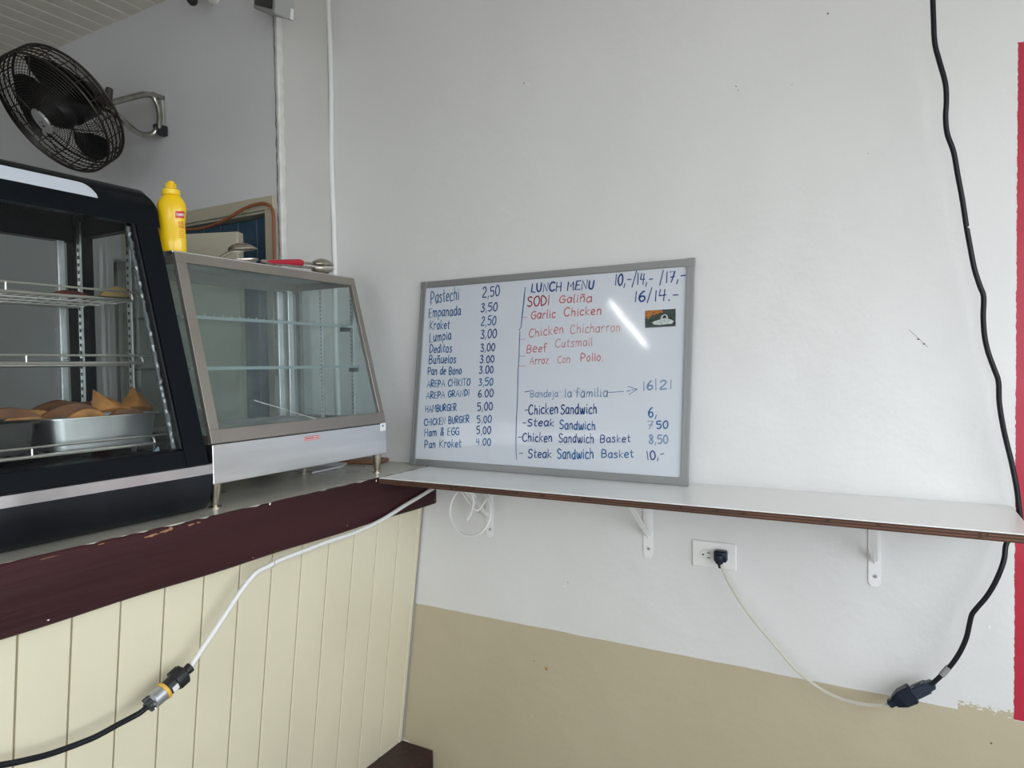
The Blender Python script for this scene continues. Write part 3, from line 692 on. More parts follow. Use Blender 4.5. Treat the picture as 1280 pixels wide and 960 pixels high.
def bsurf(ang, z, off=.0006):
    pr = [(.03, .0315), (.055, .0300), (.07, .0295), (.092, .0320), (.106, .0335), (.12, .0315)]
    r = pr[0][1]
    for (za, ra), (zb_, rb) in zip(pr, pr[1:]):
        if za <= z <= zb_: r = ra+(rb-ra)*(z-za)/(zb_-za)
    return Mb @ Vector(((r+off)*math.cos(ang), (r+off)*.62*math.sin(ang)+math.copysign(off*.4, math.sin(ang)), z))
def bpatch(a0, a1, z0, z1, m, name, off=.0006, par=None, shear=0):
    bm = B(); n = 10; lo = []; hi = []
    for k in range(n+1):
        a = a0+(a1-a0)*k/n; lo.append(bm.verts.new(bsurf(a, z0+shear*k/n, off))); hi.append(bm.verts.new(bsurf(a, z1+shear*k/n, off)))
    for k in range(n): bm.faces.new((lo[k], lo[k+1], hi[k+1], hi[k]))
    return mk(name, bm, m, par or mb)
# label faces the customers (angle measured in the bottle's frame)
A0 = r_(-40)
fl = bpatch(A0-.42, A0+.40, .080, .096, M_RED, 'label_flag', shear=.002)
# stroke lettering needs the pen font, defined below
# ------------------------------------------------------------------ pen-stroke alphabet (cap height 6, x-height 4)
G = {
'A': (4.2, [[(0, 0), (2, 6), (4, 0)], [(.8, 2.2), (3.3, 2.2)]]), 'B': (3.8, [[(.3, 0), (.4, 6), (2.4, 5.8), (3, 4.7), (2.2, 3.3), (.6, 3.1), (2.8, 2.8), (3.3, 1.4), (2.4, .2), (.3, 0)]]),
'C': (3.8, [[(3.5, 5.2), (2.2, 6), (.6, 4.6), (.1, 2.6), (.8, .6), (2.2, 0), (3.6, .8)]]), 'D': (4, [[(.3, 0), (.4, 6), (2.4, 5.6), (3.6, 3.6), (3, 1.2), (.3, 0)]]),
'E': (3.4, [[(3, 6), (.4, 5.9), (.3, 0), (3.1, .1)], [(.4, 3.1), (2.6, 3.2)]]), 'G': (4, [[(3.5, 5.2), (2.2, 6), (.6, 4.6), (.1, 2.4), (1, .4), (2.8, .2), (3.6, 1.6), (3.5, 2.8), (2, 2.8)]]),
'H': (4, [[(.3, 6), (.3, 0)], [(3.5, 6), (3.4, 0)], [(.3, 3), (3.5, 3.2)]]), 'I': (1.2, [[(.5, 6), (.5, 0)]]), 'K': (3.8, [[(.3, 6), (.3, 0)], [(3.3, 5.8), (.5, 2.7), (3.5, 0)]]),
'L': (3.2, [[(.4, 6), (.3, .2), (3, 0)]]), 'M': (4.8, [[(.2, 0), (.6, 6), (2.3, 2.4), (4, 6), (4.4, 0)]]), 'N': (4.2, [[(.3, 0), (.4, 6), (3.4, .2), (3.6, 6)]]),
'O': (4.2, [[(2, 6), (.5, 5), (.1, 2.8), (.9, .5), (2.2, 0), (3.6, 1.2), (3.8, 3.6), (3, 5.6), (2, 6)]]), 'P': (3.7, [[(.3, 0), (.4, 6), (2.6, 5.8), (3.3, 4.4), (2.4, 3), (.4, 2.7)]]),
'R': (3.9, [[(.3, 0), (.4, 6), (2.6, 5.8), (3.2, 4.5), (2.2, 3.1), (.5, 2.9), (3.5, 0)]]), 'S': (3.5, [[(3.2, 5.3), (1.8, 6), (.5, 5), (.9, 3.6), (2.6, 2.7), (3.1, 1.2), (1.8, 0), (.2, .7)]]),
'T': (3.6, [[(.1, 5.8), (3.5, 6)], [(1.8, 5.9), (1.7, 0)]]), 'U': (4, [[(.3, 6), (.3, 1.6), (1.6, 0), (3.1, 1), (3.5, 6)]]),
'a': (3.2, [[(2.8, 3.4), (1.5, 4), (.3, 2.6), (.5, .6), (1.6, 0), (2.7, 1.6), (2.8, 3.8)], [(2.8, 3.8), (2.7, .8), (3.1, 0)]]),
'b': (3.2, [[(.4, 6), (.4, .2)], [(.4, 2.6), (1.6, 4), (2.8, 2.6), (2.4, .5), (1.2, 0), (.4, .8)]]), 'c': (2.8, [[(2.6, 3.4), (1.5, 4), (.3, 2.6), (.5, .7), (1.6, 0), (2.7, .6)]]),
'd': (3.3, [[(2.8, 3.2), (1.5, 3.9), (.3, 2.4), (.6, .5), (1.7, 0), (2.8, 1.6)], [(2.9, 6.2), (2.8, 1), (3.1, 0)]]), 'e': (3, [[(.4, 2), (2.6, 2.4), (2.3, 3.8), (1, 3.8), (.2, 2), (.9, .2), (2.6, .5)]]),
'f': (2.4, [[(2.3, 5.6), (1.4, 6), (.9, 4.8), (.9, 0)], [(.1, 3.4), (2, 3.6)]]), 'g': (3.2, [[(2.7, 3.5), (1.4, 4), (.3, 2.4), (1, .6), (2.7, 2)], [(2.8, 4), (2.7, -1), (1.4, -2), (.3, -1.3)]]),
'h': (3.2, [[(.4, 6.2), (.4, 0)], [(.4, 2.6), (1.5, 3.9), (2.5, 3), (2.6, 0)]]), 'i': (1.3, [[(.6, 3.8), (.6, .2), (.9, 0)], [(.6, 5), (.65, 5.35)]]),
'k': (3, [[(.4, 6.2), (.4, 0)], [(2.6, 3.8), (.5, 1.9), (2.7, 0)]]), 'l': (1.2, [[(.6, 6.2), (.5, .4), (.9, 0)]]),
'm': (4.8, [[(.4, 4), (.4, 0)], [(.4, 2.8), (1.4, 4), (2.2, 3), (2.2, 0)], [(2.2, 2.8), (3.3, 4), (4.1, 3), (4.2, 0)]]), 'n': (3.2, [[(.4, 4), (.4, 0)], [(.4, 2.7), (1.5, 4), (2.5, 3.1), (2.6, 0)]]),
'o': (3.1, [[(1.5, 4), (.3, 2.6), (.6, .6), (1.7, 0), (2.7, 1.4), (2.4, 3.5), (1.5, 4)]]), 'p': (3.1, [[(.4, 4), (.4, -1.8)], [(.4, 3), (1.6, 4), (2.7, 2.8), (2.2, .7), (.5, .6)]]),
'r': (2.5, [[(.4, 4), (.4, 0)], [(.4, 2.6), (1.3, 3.8), (2.3, 3.7)]]), 's': (2.6, [[(2.3, 3.5), (1.2, 4), (.4, 3.1), (2.1, 1.4), (1.4, 0), (.2, .5)]]),
't': (2.5, [[(1.1, 5.8), (1, .8), (1.6, 0), (2.2, .3)], [(.1, 3.9), (2.3, 4.1)]]), 'u': (3.2, [[(.4, 4), (.4, 1), (1.3, 0), (2.5, 1.4), (2.7, 4)], [(2.7, 4), (2.6, .6), (3, 0)]]),
'w': (4.4, [[(.3, 4), (.8, .2), (1.7, .4), (2.2, 3.4), (2.8, .2), (3.7, .5), (4.1, 4)]]), 'z': (2.8, [[(.3, 3.8), (2.5, 4), (.3, .2), (2.6, 0)]]),
'j': (1.6, [[(1, 3.9), (1, -1), (.1, -1.7)], [(1, 5), (1.05, 5.3)]]),
'0': (3.6, [[(1.7, 6), (.5, 4.8), (.2, 2.6), (.9, .4), (2, 0), (3.1, 1.6), (3.1, 4.4), (2.2, 5.9), (1.7, 6)]]), '1': (1.5, [[(.7, 6), (.7, 0)]]),
'2': (3.4, [[(.4, 4.8), (1.4, 6), (2.8, 5.2), (2.5, 3.4), (.2, .2), (3.1, 0)]]), '3': (3.2, [[(.3, 5.4), (1.6, 6), (2.6, 5), (1.2, 3.3), (2.8, 2.2), (2.4, .5), (1.2, 0), (.1, .7)]]),
'4': (3.4, [[(.5, 6), (.2, 2.8), (3, 3)], [(2.4, 6), (2.3, 0)]]), '5': (3.3, [[(2.9, 6), (.5, 5.8), (.4, 3.5), (2.2, 3.7), (2.9, 1.8), (1.8, .1), (.2, .4)]]),
'6': (3.4, [[(2.4, 6), (.8, 4.4), (.2, 2), (1.2, 0), (2.8, .8), (2.6, 2.6), (1.2, 3), (.3, 1.8)]]), '7': (3.2, [[(.2, 5.8), (2.9, 6), (1.3, 0)], [(.8, 3), (2.6, 3.1)]]),
'8': (3.3, [[(2.7, 5.2), (1.5, 6), (.5, 4.9), (2.7, 1.6), (1.6, 0), (.3, 1.2), (2.5, 4.2), (2.7, 5.2)]]),
',': (1.4, [[(.8, .7), (.3, -1.2)]]), '.': (1.2, [[(.5, .3), (.6, 0)]]), '-': (3, [[(.4, 2.8), (2.6, 3)]]), '/': (2.4, [[(2, 7.2), (.2, -1)]]), '|': (1.2, [[(.5, 6.6), (.5, -.4)]]),
'&': (3.6, [[(3.2, 0), (.8, 4.8), (1.6, 6), (2.6, 5), (.3, 1.6), (1.2, 0), (3.2, 2.4)]]), ' ': (2.4, []), "'": (1, [[(.5, 6), (.4, 4.8)]]),
'>': (2.8, [[(.2, 5), (2.6, 3), (.2, 1)]]), '~': (5, [[(.2, 2.8), (3.4, 3), ], [(4, 3), (4.8, 3.05)]]),
}
G['F'] = (3.2, [[(3, 6), (.4, 5.9), (.3, 0)], [(.4, 3.1), (2.4, 3.2)]]); G['Y'] = (3.6, [[(.2, 6), (1.8, 3)], [(3.4, 6), (1.6, 0)]]); G['W'] = (5, [[(.2, 6), (1.2, 0), (2.4, 4.4), (3.6, 0), (4.8, 6)]])
G['ñ'] = (3.2, G['n'][1] + [[(.3, 5.2), (1.1, 5.7), (1.8, 5.1), (2.6, 5.6)]])
SHARP = set('AEFHIKLMNTikltz147/|>-~')
def strokes(text, seed=0, jit=.12):
    rn = random.Random(hash_(text)+seed); x = 0; out = []
    for ch in text:
        wd, st = G[ch]; s = 1+rn.uniform(-.05, .07); dy = rn.uniform(-.22, .22); sl = rn.uniform(-.02, .06)
        for l in st:
            pts = [(x+(a+b*sl)*s+rn.uniform(-jit, jit), b*s+dy+rn.uniform(-jit, jit)) for a, b in l]
            if ch not in SHARP and len(pts) > 2:
                pts = [(v.x, v.y) for v in spline([(a, b, 0) for a, b in pts], 4)]
            out.append(pts)
        x += wd*s+.75
    return out, max(.1, x-.75)
def hash_(t): return sum((i+1)*ord(c) for i, c in enumerate(t))
def ribbon(bm, pts, hw, place):
    """flat marker stroke: pts in 2D metres, place(x,y)->3D"""
    n = len(pts); L = []; Rr = []
    for i in range(n):
        a = Vector(pts[max(i-1, 0)]); b = Vector(pts[min(i+1, n-1)]); t = (b-a)
        if t.length < 1e-9: t = Vector((1, 0))
        t.normalize(); nn = Vector((-t.y, t.x)); p = Vector(pts[i]); e = Vector((0, 0))
        if i == 0: e = -t*hw*.7
        if i == n-1: e = t*hw*.7
        k = .62 if i in (0, n-1) else 1
        L.append(bm.verts.new(place(*(p+e+nn*hw*k)))); Rr.append(bm.verts.new(place(*(p+e-nn*hw*k))))
    for i in range(n-1): bm.faces.new((L[i], L[i+1], Rr[i+1], Rr[i]))

# mustard label: white words on the red flag, orange lines below
def btext(text, a0, a1, zb, h, m, name, par, hw=.00035, shear=0, off=.0010):
    st, wd = strokes(text, 0, .02); bm = B()
    for l in st:
        pts = [(x/wd, y/6) for x, y in l]
        s = (a1-a0)*.03
        ribbon(bm, [(x*s, y*h) for x, y in pts], hw, lambda X, Y: bsurf(a0+(X/s)*(a1-a0), zb+Y+shear*X/s, off))
    mk(name, bm, m, par)
btext("French's", A0-.34, A0+.32, .0845, .0075, M_WHITEP, 'label_writing', fl, .00055, .002, .0012)
btext('CLASSIC', A0-.18, A0+.36, .066, .0065, M_ORG, 'label_writing', mb, .0006)
btext('YELLOW', A0-.18, A0+.36, .057, .0065, M_ORG, 'label_writing', mb, .0006) if 'Y' in G and 'W' in G else None
for k in range(4): bpatch(A0-.2, A0+.36, .034+k*.005, .0355+k*.005, M_ORG, 'label_line')

# ------------------------------------------------------------------ serving tongs on the stainless case
def scoop(bm, M, L=.055, W=.026, D=.015, n=10):
    """cupped oval jaw, along +x, opening towards -z"""
    rows = []
    for i in range(n+1):
        t = i/n; x = L*t; hw = W*math.sqrt(max(.02, 1-(1.75*t-.85)**2)) if t > .0 else W*.35; d = D*math.sin(PI*min(1, t*.9+.1))
        rows.append([M @ Vector((x, hw*math.sin(a), d*math.cos(a)-.000)) for a in [(-PI/2)+PI*k/8 for k in range(9)]])
    V = [[bm.verts.new(v) for v in r] for r in rows]; V2 = [[bm.verts.new(v+(M.to_3x3() @ Vector((0, 0, -.0012)))) for v in r] for r in rows]
    for a, b_ in zip(V, V[1:]):
        for k in range(8): bm.faces.new((a[k], a[k+1], b_[k+1], b_[k]))
    for a, b_ in zip(V2, V2[1:]):
        for k in range(8): bm.faces.new((b_[k], b_[k+1], a[k+1], a[k]))
    for q in (V, V2): pass
    for i in range(n):
        bm.faces.new((V[i][0], V[i+1][0], V2[i+1][0], V2[i][0])); bm.faces.new((V[i+1][8], V[i][8], V2[i][8], V2[i+1][8]))
    bm.faces.new([V[-1][k] for k in range(9)]+[V2[-1][k] for k in range(8, -1, -1)])
zt2 = ZBT+.0042
M_TONG = mat('dull steel tongs', (.50, .46, .40), .3, metal=1, var=.15, vscale=30)
def tongs(p_tip, p_tail, label, grip, lift=.0, zoff=0):
    """two jaws and two arms from tail to tip"""
    tip = Vector(p_tip); tail = Vector(p_tail); ax = (tip-tail).normalized(); ln = (tip-tail).length
    side = Vector((0, 0, 1)).cross(ax).normalized(); up = ax.cross(side)
    t = thing('serving_tongs', label, 'tongs', (tail.x, tail.y, zt2))
    for s in (1, -1):
        c0 = tail + up*(.004 if s > 0 else 0); o_ = up*(.016+lift if s > 0 else .003)
        Mx = Matrix.Translation(tip - ax*.072 + o_) @ Matrix(((ax.x, side.x, up.x, 0), (ax.y, side.y, up.y, 0), (ax.z, side.z, up.z, 0), (0, 0, 0, 1)))
        if s < 0: Mx = Mx @ Matrix.Rotation(PI, 4, 'X')
        bm = B(); scoop(bm, Mx, .075, .026, .019)
        mk('jaw', bm, M_TONG, t, smooth=True)
        bm = B(); tube(bm, [tail+up*.006, tail.lerp(tip, .4)+o_*.8+up*.002, tip-ax*.070+o_], [.004, .0055, .0035], 8)
        mk('arm', bm, M_TONG, t, smooth=True)
    if grip:
        bm = B(); tube(bm, [tail+up*.006, tail.lerp(tip, .15)+up*.0075, tail.lerp(tip, .52)+up*.014, tail.lerp(tip, .56)+up*.0145], [.003, .006, .0105, .009], 10); mk('grip', bm, M_TRED, t, smooth=True)
    return t
g = lambda px, x: U(px, 325, 'x', x)
a_ = g(413, -.195); b_ = g(326, -.185)
tongs((a_.x, a_.y, zt2+.013), (b_.x, b_.y, zt2+.002), 'steel serving tongs with red grip, towards the right end of the stainless case top', True)
a_ = g(322, -.205); b_ = g(268, -.28)
tongs((a_.x, a_.y, zt2+.012), (b_.x, b_.y, zt2+.002), 'plain grey steel serving tongs beside the mustard bottle on the stainless case', False, .016)

# ------------------------------------------------------------------ whiteboard leaning on the shelf
TL, TR, BL, BR = (Vector(v) for v in ((-.0362, -.0135, .599), (.8593, -.0305, .5975), (-.0777, -.0411, .0008), (.8453, -.0586, .0008)))
bn = (BR-BL).cross(TL-BL).normalized(); bn = bn if bn.y < 0 else -bn
def BP(u, v, w=0): return (BL*(1-u)+BR*u)*(1-v)+(TL*(1-u)+TR*u)*v + bn*w
def buv(px, py):
    d = _f + R_*((px-640)/FPX) - U_*((py-480)/FPX); t = (BL-CAM).dot(bn)/d.dot(bn); P_ = CAM+d*t; u = v = .5
    for _ in range(12):
        e = P_-BP(u, v); du = BP(u+1e-4, v)-BP(u, v); dv = BP(u, v+1e-4)-BP(u, v); du *= 1e4; dv *= 1e4
        a11, a12, a22 = du.dot(du), du.dot(dv), dv.dot(dv); b1, b2 = e.dot(du), e.dot(dv); D_ = a11*a22-a12*a12
        u += (b1*a22-b2*a12)/D_; v += (a11*b2-a12*b1)/D_
    return u, v
WB, HB = .917, .60
wbd = thing('whiteboard', 'grey-framed whiteboard with handwritten menu and prices, leaning on the wall shelf', 'whiteboard', (.385, -.045, .0008))
def bslab(bm, u0, v0, u1, v1, w0, w1, bev=0):
    c = [(u0, v0), (u1, v0), (u1, v1), (u0, v1)]
    A = [bm.verts.new(BP(a, b, w0)) for a, b in c]; D = [bm.verts.new(BP(a, b, w1)) for a, b in c]
    fs = [bm.faces.new(A), bm.faces.new(D[::-1])]
    for i in range(4): fs.append(bm.faces.new((A[i], D[i], D[(i+1) % 4], A[(i+1) % 4])))
    if bev: bmesh.ops.bevel(bm, geom=list({e for f in fs for e in f.edges}), offset=bev, segments=2, affect='EDGES')
fu, fv = .021/WB, .021/HB
bm = B(); bslab(bm, fu*.7, fv*.7, 1-fu*.7, 1-fv*.7, -.006, -.004); mk('writing_surface', bm, M_BOARD, wbd, origin=BP(.5, .5))
for nm, (u0, v0, u1, v1) in {'b': (0, 0, 1, fv), 't': (0, 1-fv, 1, 1), 'l': (0, fv, fu, 1-fv), 'r': (1-fu, fv, 1, 1-fv)}.items():
    bm = B(); bslab(bm, u0, v0, u1, v1, -.0085, 0, .0016)
    # raised inner and outer lips of the extrusion
    if nm in 'bt': bslab(bm, u0+.002, v0+fv*.08, u1-.002, v0+fv*.38, 0, .0016, .0006)
    else: bslab(bm, u0+fu*.08, v0+.002, u0+fu*.38, v1-.002, 0, .0016, .0006)
    mk('frame_rail', bm, M_BFRAME, wbd)
for cu, cv in ((0, 0), (1, 0), (0, 1), (1, 1)):
    bm = B(); u0 = -.002 if cu == 0 else 1-fu*1.15; v0 = -.001 if cv == 0 else 1-fv*1.1
    bslab(bm, max(0, u0), max(.0, v0), min(1.002, u0+fu*1.2), min(1.001, v0+fv*1.12), -.008, .0019, .0008); mk('frame_corner', bm, M_BFRAME, wbd)
WS = -.0036
def write(text, x0, y0, x1, y1, hpx, ink, hw=.0019, seed=0):
    """text from baseline start to baseline end (photo pixels measured on the board), capital height in px"""
    ua, va = buv(x0, y0); ub, vb = buv(x1, y1); uc, vc = buv((x0+x1)/2, (y0+y1)/2-hpx); um, vm = buv((x0+x1)/2, (y0+y1)/2)
    S = Vector((ua*WB, va*HB)); E_ = Vector((ub*WB, vb*HB)); H = (vc-vm)*HB; ex = E_-S; ln = ex.length; ex.normalize(); ey = Vector((-ex.y, ex.x))
    st, wd = strokes(text, seed); kx = ln/wd; ky = H/6; bm = B()
    for l in st:
        pts = [tuple(S+ex*(x*kx)+ey*(y*ky)) for x, y in l]
        ribbon(bm, pts, hw, lambda X, Y: BP(X/WB, Y/HB, WS))
    return mk('menu_writing', bm, M_INK[ink], wbd)
def line(pxs, ink, hw=.0016, name='menu_line'):
    bm = B(); pts = []
    for q in pxs: u, v = buv(*q); pts.append((u*WB, v*HB))
    ribbon(bm, pts, hw, lambda X, Y: BP(X/WB, Y/HB, WS)); return mk(name, bm, M_INK[ink], wbd)
rows = [
('Pastechi', 537.5, 380, 573, 374.5, 15, 'b'), ('2,50', 602, 371.6, 624, 369.2, 12, 'd'), ('Empanada', 535, 396.5, 575, 393.2, 11, 'b'), ('3,50', 600, 390, 621, 388, 9.8, 'd'),
('Kroket', 536, 411.6, 561, 411, 10, 'b'), ('2,50', 600.5, 406.7, 619, 406, 10.5, 'b'), ('Lumpia', 536, 427.6, 563, 424.2, 11, 'b'), ('3,00', 600, 423, 620, 422, 10.3, 'd'),
('Deditos', 536, 441, 564, 440, 10, 'b'), ('3,00', 600, 439.5, 618, 438.3, 9.5, 'd'), ('Buñuelos', 535, 454.7, 569, 453.6, 10, 'b'), ('3.00', 599, 453.6, 617, 452.8, 8.8, 'd'),
('Pan de Bono', 534, 468.3, 576, 467.7, 9.2, 'b'), ('3.00', 598, 467, 616, 466, 8.6, 'd'),
('AREPA CHIKITO', 533, 484, 587, 481.4, 8.2, 'b'), ('3,50', 597.7, 482.2, 615.6, 481.6, 9, 'b'), ('AREPA GRANDI', 532, 498.4, 586, 494.7, 7.8, 'b'), ('6.00', 597, 496.8, 616, 496, 9.3, 'd'),
('HAMBURGER', 531, 515.6, 570, 513, 8.5, 'b'), ('5,00', 596, 513.4, 615, 512.6, 9.3, 'd'), ('CHICKEN BURGER', 529.5, 532, 586, 528, 8.3, 'b'), ('5,00', 595.6, 529, 613.8, 528, 8.8, 'b'),
('Ham & EGG', 529.7, 545.6, 573.4, 543.6, 9, 'b'), ('5,00', 595, 542.8, 613, 542, 9, 'd'), ('Pan Kroket', 529.7, 560, 576, 559, 9.2, 'b'), ('4.00', 594.4, 557, 613, 556.6, 8.6, 'b'),
('LUNCH MENU', 663, 365, 742, 361, 10.5, 'd', .0026), ('10,-/14,-', 767.5, 356.5, 815.5, 354.5, 13, 'd', .0024), ('/17,-', 824, 354, 857, 350.5, 13.5, 'd', .0024), ('16/14.-', 792, 377, 848, 374.6, 13, 'd', .0024),
('SODI', 658.3, 383.2, 686, 381.3, 11.5, 's', .0021), ('Galiña', 698.5, 378.8, 739, 377, 9.5, 'r'), ('Garlic', 663, 398.4, 693.4, 397, 9.5, 'r'), ('Chicken', 704, 395.2, 751, 393, 10, 'r'),
('Chicken', 660.5, 421.6, 704, 416, 10.5, 'r', .0015), ('Chicharron', 712, 416.8, 775, 413.7, 10.5, 'f', .0015), ('Beef', 657.4, 441, 683, 439.5, 9.6, 'r', .0015), ('Cutsmall', 693, 434.4, 740, 432, 9.8, 'f', .0015),
('Arroz', 661.5, 455.5, 685, 454.5, 8.8, 'r', .0015), ('Con', 696, 453.7, 712, 453.3, 9.2, 'f', .0015), ('Pollo.', 725, 451.8, 753.4, 451, 9.4, 'r', .0015),
('16', 803, 487.8, 816, 487, 10.5, 'g', .0022), ('|21', 818, 487, 840.5, 485.6, 11, 'g', .002),
('-Chicken', 654.6, 518, 697, 517, 11.5, 'd', .002), ('Sandwich', 700, 517.6, 745.5, 516.8, 12, 'd'), ('6,', 809.7, 521.2, 821, 521, 12, 'b'),
('-Steak', 652, 532.6, 692, 532.6, 9, 'd'), ('Sandwich', 698.5, 536.5, 743.5, 537.2, 10.5, 'b'), ('7', 808, 536, 816, 536, 9, 'g'), ('50', 820.5, 536, 835, 535.5, 9.6, 'b'),
('-Chicken', 646.8, 552, 689.6, 552.4, 10.5, 'd'), ('Sandwich', 697.6, 553.2, 742, 553.6, 10.6, 'd', .0016), ('Basket', 749.5, 553, 787.6, 552.6, 9, 'd', .0015), ('8,50', 810.5, 554.8, 835, 554.4, 10, 'g'),
('- Steak', 648, 572, 688.5, 572.6, 10, 'd'), ('Sandwich', 696, 573.6, 741.5, 573.2, 12, 'b'), ('Basket', 751, 572.4, 791.5, 572, 9.6, 'b', .0016), ('10,-', 808.4, 575.4, 830.5, 572.8, 11, 'd', .0018)]
for k, r in enumerate(rows): write(*r[:7], hw=(r[7] if len(r) > 7 else .0019), seed=k)
# smeared line, arrow
rs = random.Random(3)
for k in range(60):
    x0 = rs.uniform(660, 754); y0 = rs.uniform(486.5, 496); line([(x0, y0), (x0+rs.uniform(2, 6), y0+rs.uniform(-1.2, 1.2))], 'h', rs.uniform(.0006, .0014), 'ink_smear')
write('Bandeja', 662, 497, 697, 496, 8.5, 'g', .0012); write('la', 705, 497, 714, 496.5, 10, 'g', .0015); write('familia', 719, 496.5, 759, 495.5, 10.5, 'g', .0015); line([(655.5, 490), (661, 488.8)], 'd')
line([(760, 490.6), (779, 489.2)], 'b', .0014); line([(783, 488.9), (787, 488.4)], 'b', .0016); line([(784.5, 483), (796, 486.6), (786, 493)], 'b', .0014); line([(789, 487.4), (795, 487)], 'b', .0012)
# column rule and red ticks
line([(655.8, 359), (654.5, 372), (652.2, 392), (650.6, 409)], 'b', .0019); line([(650.6, 409), (648, 412.5)], 'b', .0016); line([(649.2, 414), (648.6, 424), (648, 445), (647, 462), (646, 500), (644.8, 522), (644.2, 548), (644.3, 566), (645.2, 575)], 'b', .0013)
for y0, x0, x1 in ((396.6, 651.6, 658), (424, 649, 656), (445, 647.8, 655.6), (457.6, 647.2, 655.6)): line([(x0, y0), (x1, y0)], 'r', .0011)
# run-down drips
for (x0, y0, x1, y1) in ((562, 562, 561, 570), (565, 563, 564.5, 573), (536, 562, 535, 571), (606, 560, 604.5, 572), (609.5, 560, 608.5, 575)): line([(x0, y0), (x1, y1)], 'h', .0008, 'ink_drip')
# photo card stuck to the board
c4 = [buv(*q) for q in ((806, 409.8), (844, 407.6), (844, 385.8), (806, 388.4))]
pc = thing('photo_card', 'small printed photo card of a white car stuck on the whiteboard', 'card', tuple(BP(*c4[0], -.0035)))
def cpt(s, t, w): return BP(c4[0][0]*(1-s)*(1-t)+c4[1][0]*s*(1-t)+c4[2][0]*s*t+c4[3][0]*(1-s)*t, c4[0][1]*(1-s)*(1-t)+c4[1][1]*s*(1-t)+c4[2][1]*s*t+c4[3][1]*(1-s)*t, w)
bm = B(); A = [bm.verts.new(cpt(s, t, -.0030)) for s, t in ((0, 0), (1, 0), (1, 1), (0, 1))]; D = [bm.verts.new(cpt(s, t, -.0040)) for s, t in ((0, 0), (1, 0), (1, 1), (0, 1))]
bm.faces.new(A); bm.faces.new(D[::-1])
for i in range(4): bm.faces.new((A[i], D[i], D[(i+1) % 4], A[(i+1) % 4]))
mk('card_sheet', bm, mat('dark photo print', (.035, .055, .045), .3, var=.8, vscale=90), pc)
def cpoly(pts, m, w, nm='photo_print'):
    bm = B(); bm.faces.new([bm.verts.new(cpt(s, t, w)) for s, t in pts]); mk(nm, bm, m, pc)
cpoly([(0, .62), (.12, .5), (.2, .7), (.42, .78), (.6, .86), (.55, 1), (0, 1)], mat('orange foliage print', (.45, .17, .03), .3, var=.7, vscale=160), -.0029)
cpoly([(.22, .28), (.3, .36), (.5, .44), (.55, .66), (.66, .74), (.74, .66), (.76, .46), (.86, .40), (.94, .30), (.90, .16), (.5, .12), (.3, .16)], mat('pale car print', (.50, .56, .55), .3, var=.3, vscale=120), -.0028)
cpoly([(.57, .5), (.60, .64), (.66, .67), (.70, .6), (.70, .5)], M_BLK2, -.0027)
cpoly([(0, 0), (1, 0), (1, .1), (0, .08)], mat('dark road print', (.06, .07, .07), .3), -.0028)

# ------------------------------------------------------------------ outlet, cords
oc = thing('wall_outlet', 'white wall outlet plate below the shelf with one black plug in it', 'outlet', (.899, 0, -.224))
bm = B(); box(bm, .842, -.006, -.2225, .9565, -.0002, -.1525, .0028, 3); mk('cover_plate', bm, M_WHITEP, oc)
for x in (.880, .921):
    bm = B(); lathe(bm, [(0, 0), (.0168, 0), (.0168, .0012), (.0155, .0022), (0, .0022)], 24, frame_to((x, -.006, -.188), (0, -1, 0), (1, 0, 0)), 1, .82); sk = mk('socket', bm, M_WHITEP, oc)
    bm = B(); box(bm, x+.002, -.0092, -.1835, x+.0095, -.0081, -.1812); box(bm, x+.002, -.0092, -.1962, x+.0095, -.0081, -.1939); lathe(bm, [(0, 0), (.0026, 0), (.0026, .0011), (0, .0011)], 12, frame_to((x-.0085, -.0081, -.188), (0, -1, 0))); mk('slots', bm, M_BLK2, sk)
bm = B(); lathe(bm, [(0, 0), (.0028, 0), (.0024, .0012), (0, .0014)], 12, frame_to((.9005, -.006, -.188), (0, -1, 0))); mk('screw', bm, M_WHITEP, oc)
c0 = U(900, 697, 'y', -.03)
xc = thing('extension_cord', 'aged cream flat cord with black plug in the outlet and navy connector at its end', 'cord', (c0.x, -.03, c0.z))
bm = B(); box(bm, c0.x-.0165, -.033, c0.z-.0125, c0.x+.0165, -.0085, c0.z+.0165, .005, 3); box(bm, c0.x-.011, -.040, c0.z-.016, c0.x+.009, -.026, c0.z+.008, .004, 2); tube(bm, [(c0.x-.002, -.036, c0.z-.008), (c0.x+.001, -.036, c0.z-.026)], [.006, .0035], 8)
mk('plug', bm, M_CORDN, xc, smooth=True)
pts = [U(*q) for q in ((901, 706, 'y', -.037), (909, 725, 'y', -.045), (925, 752, 'y', -.055), (945, 779, 'y', -.06), (968, 806, 'y', -.06), (990, 832, 'y', -.06), (1010, 850, 'y', -.06), (1030, 864, 'y', -.06), (1052, 874, 'y', -.06), (1076, 880, 'y', -.06), (1098, 882, 'y', -.06), (1113, 880, 'y', -.06))]
bm = B(); s_ = spline(pts, 5); tube(bm, [v+Vector((0, .0014, .0012)) for v in s_], .0023, 6); tube(bm, [v-Vector((0, .0014, .0012)) for v in s_], .0023, 6); mk('flat_cable', bm, M_CORDG, xc, smooth=True)
A_ = U(1111, 880, 'y', -.06); Z_ = U(1166, 855, 'y', -.06); ax = (Z_-A_).normalized(); ln = (Z_-A_).length
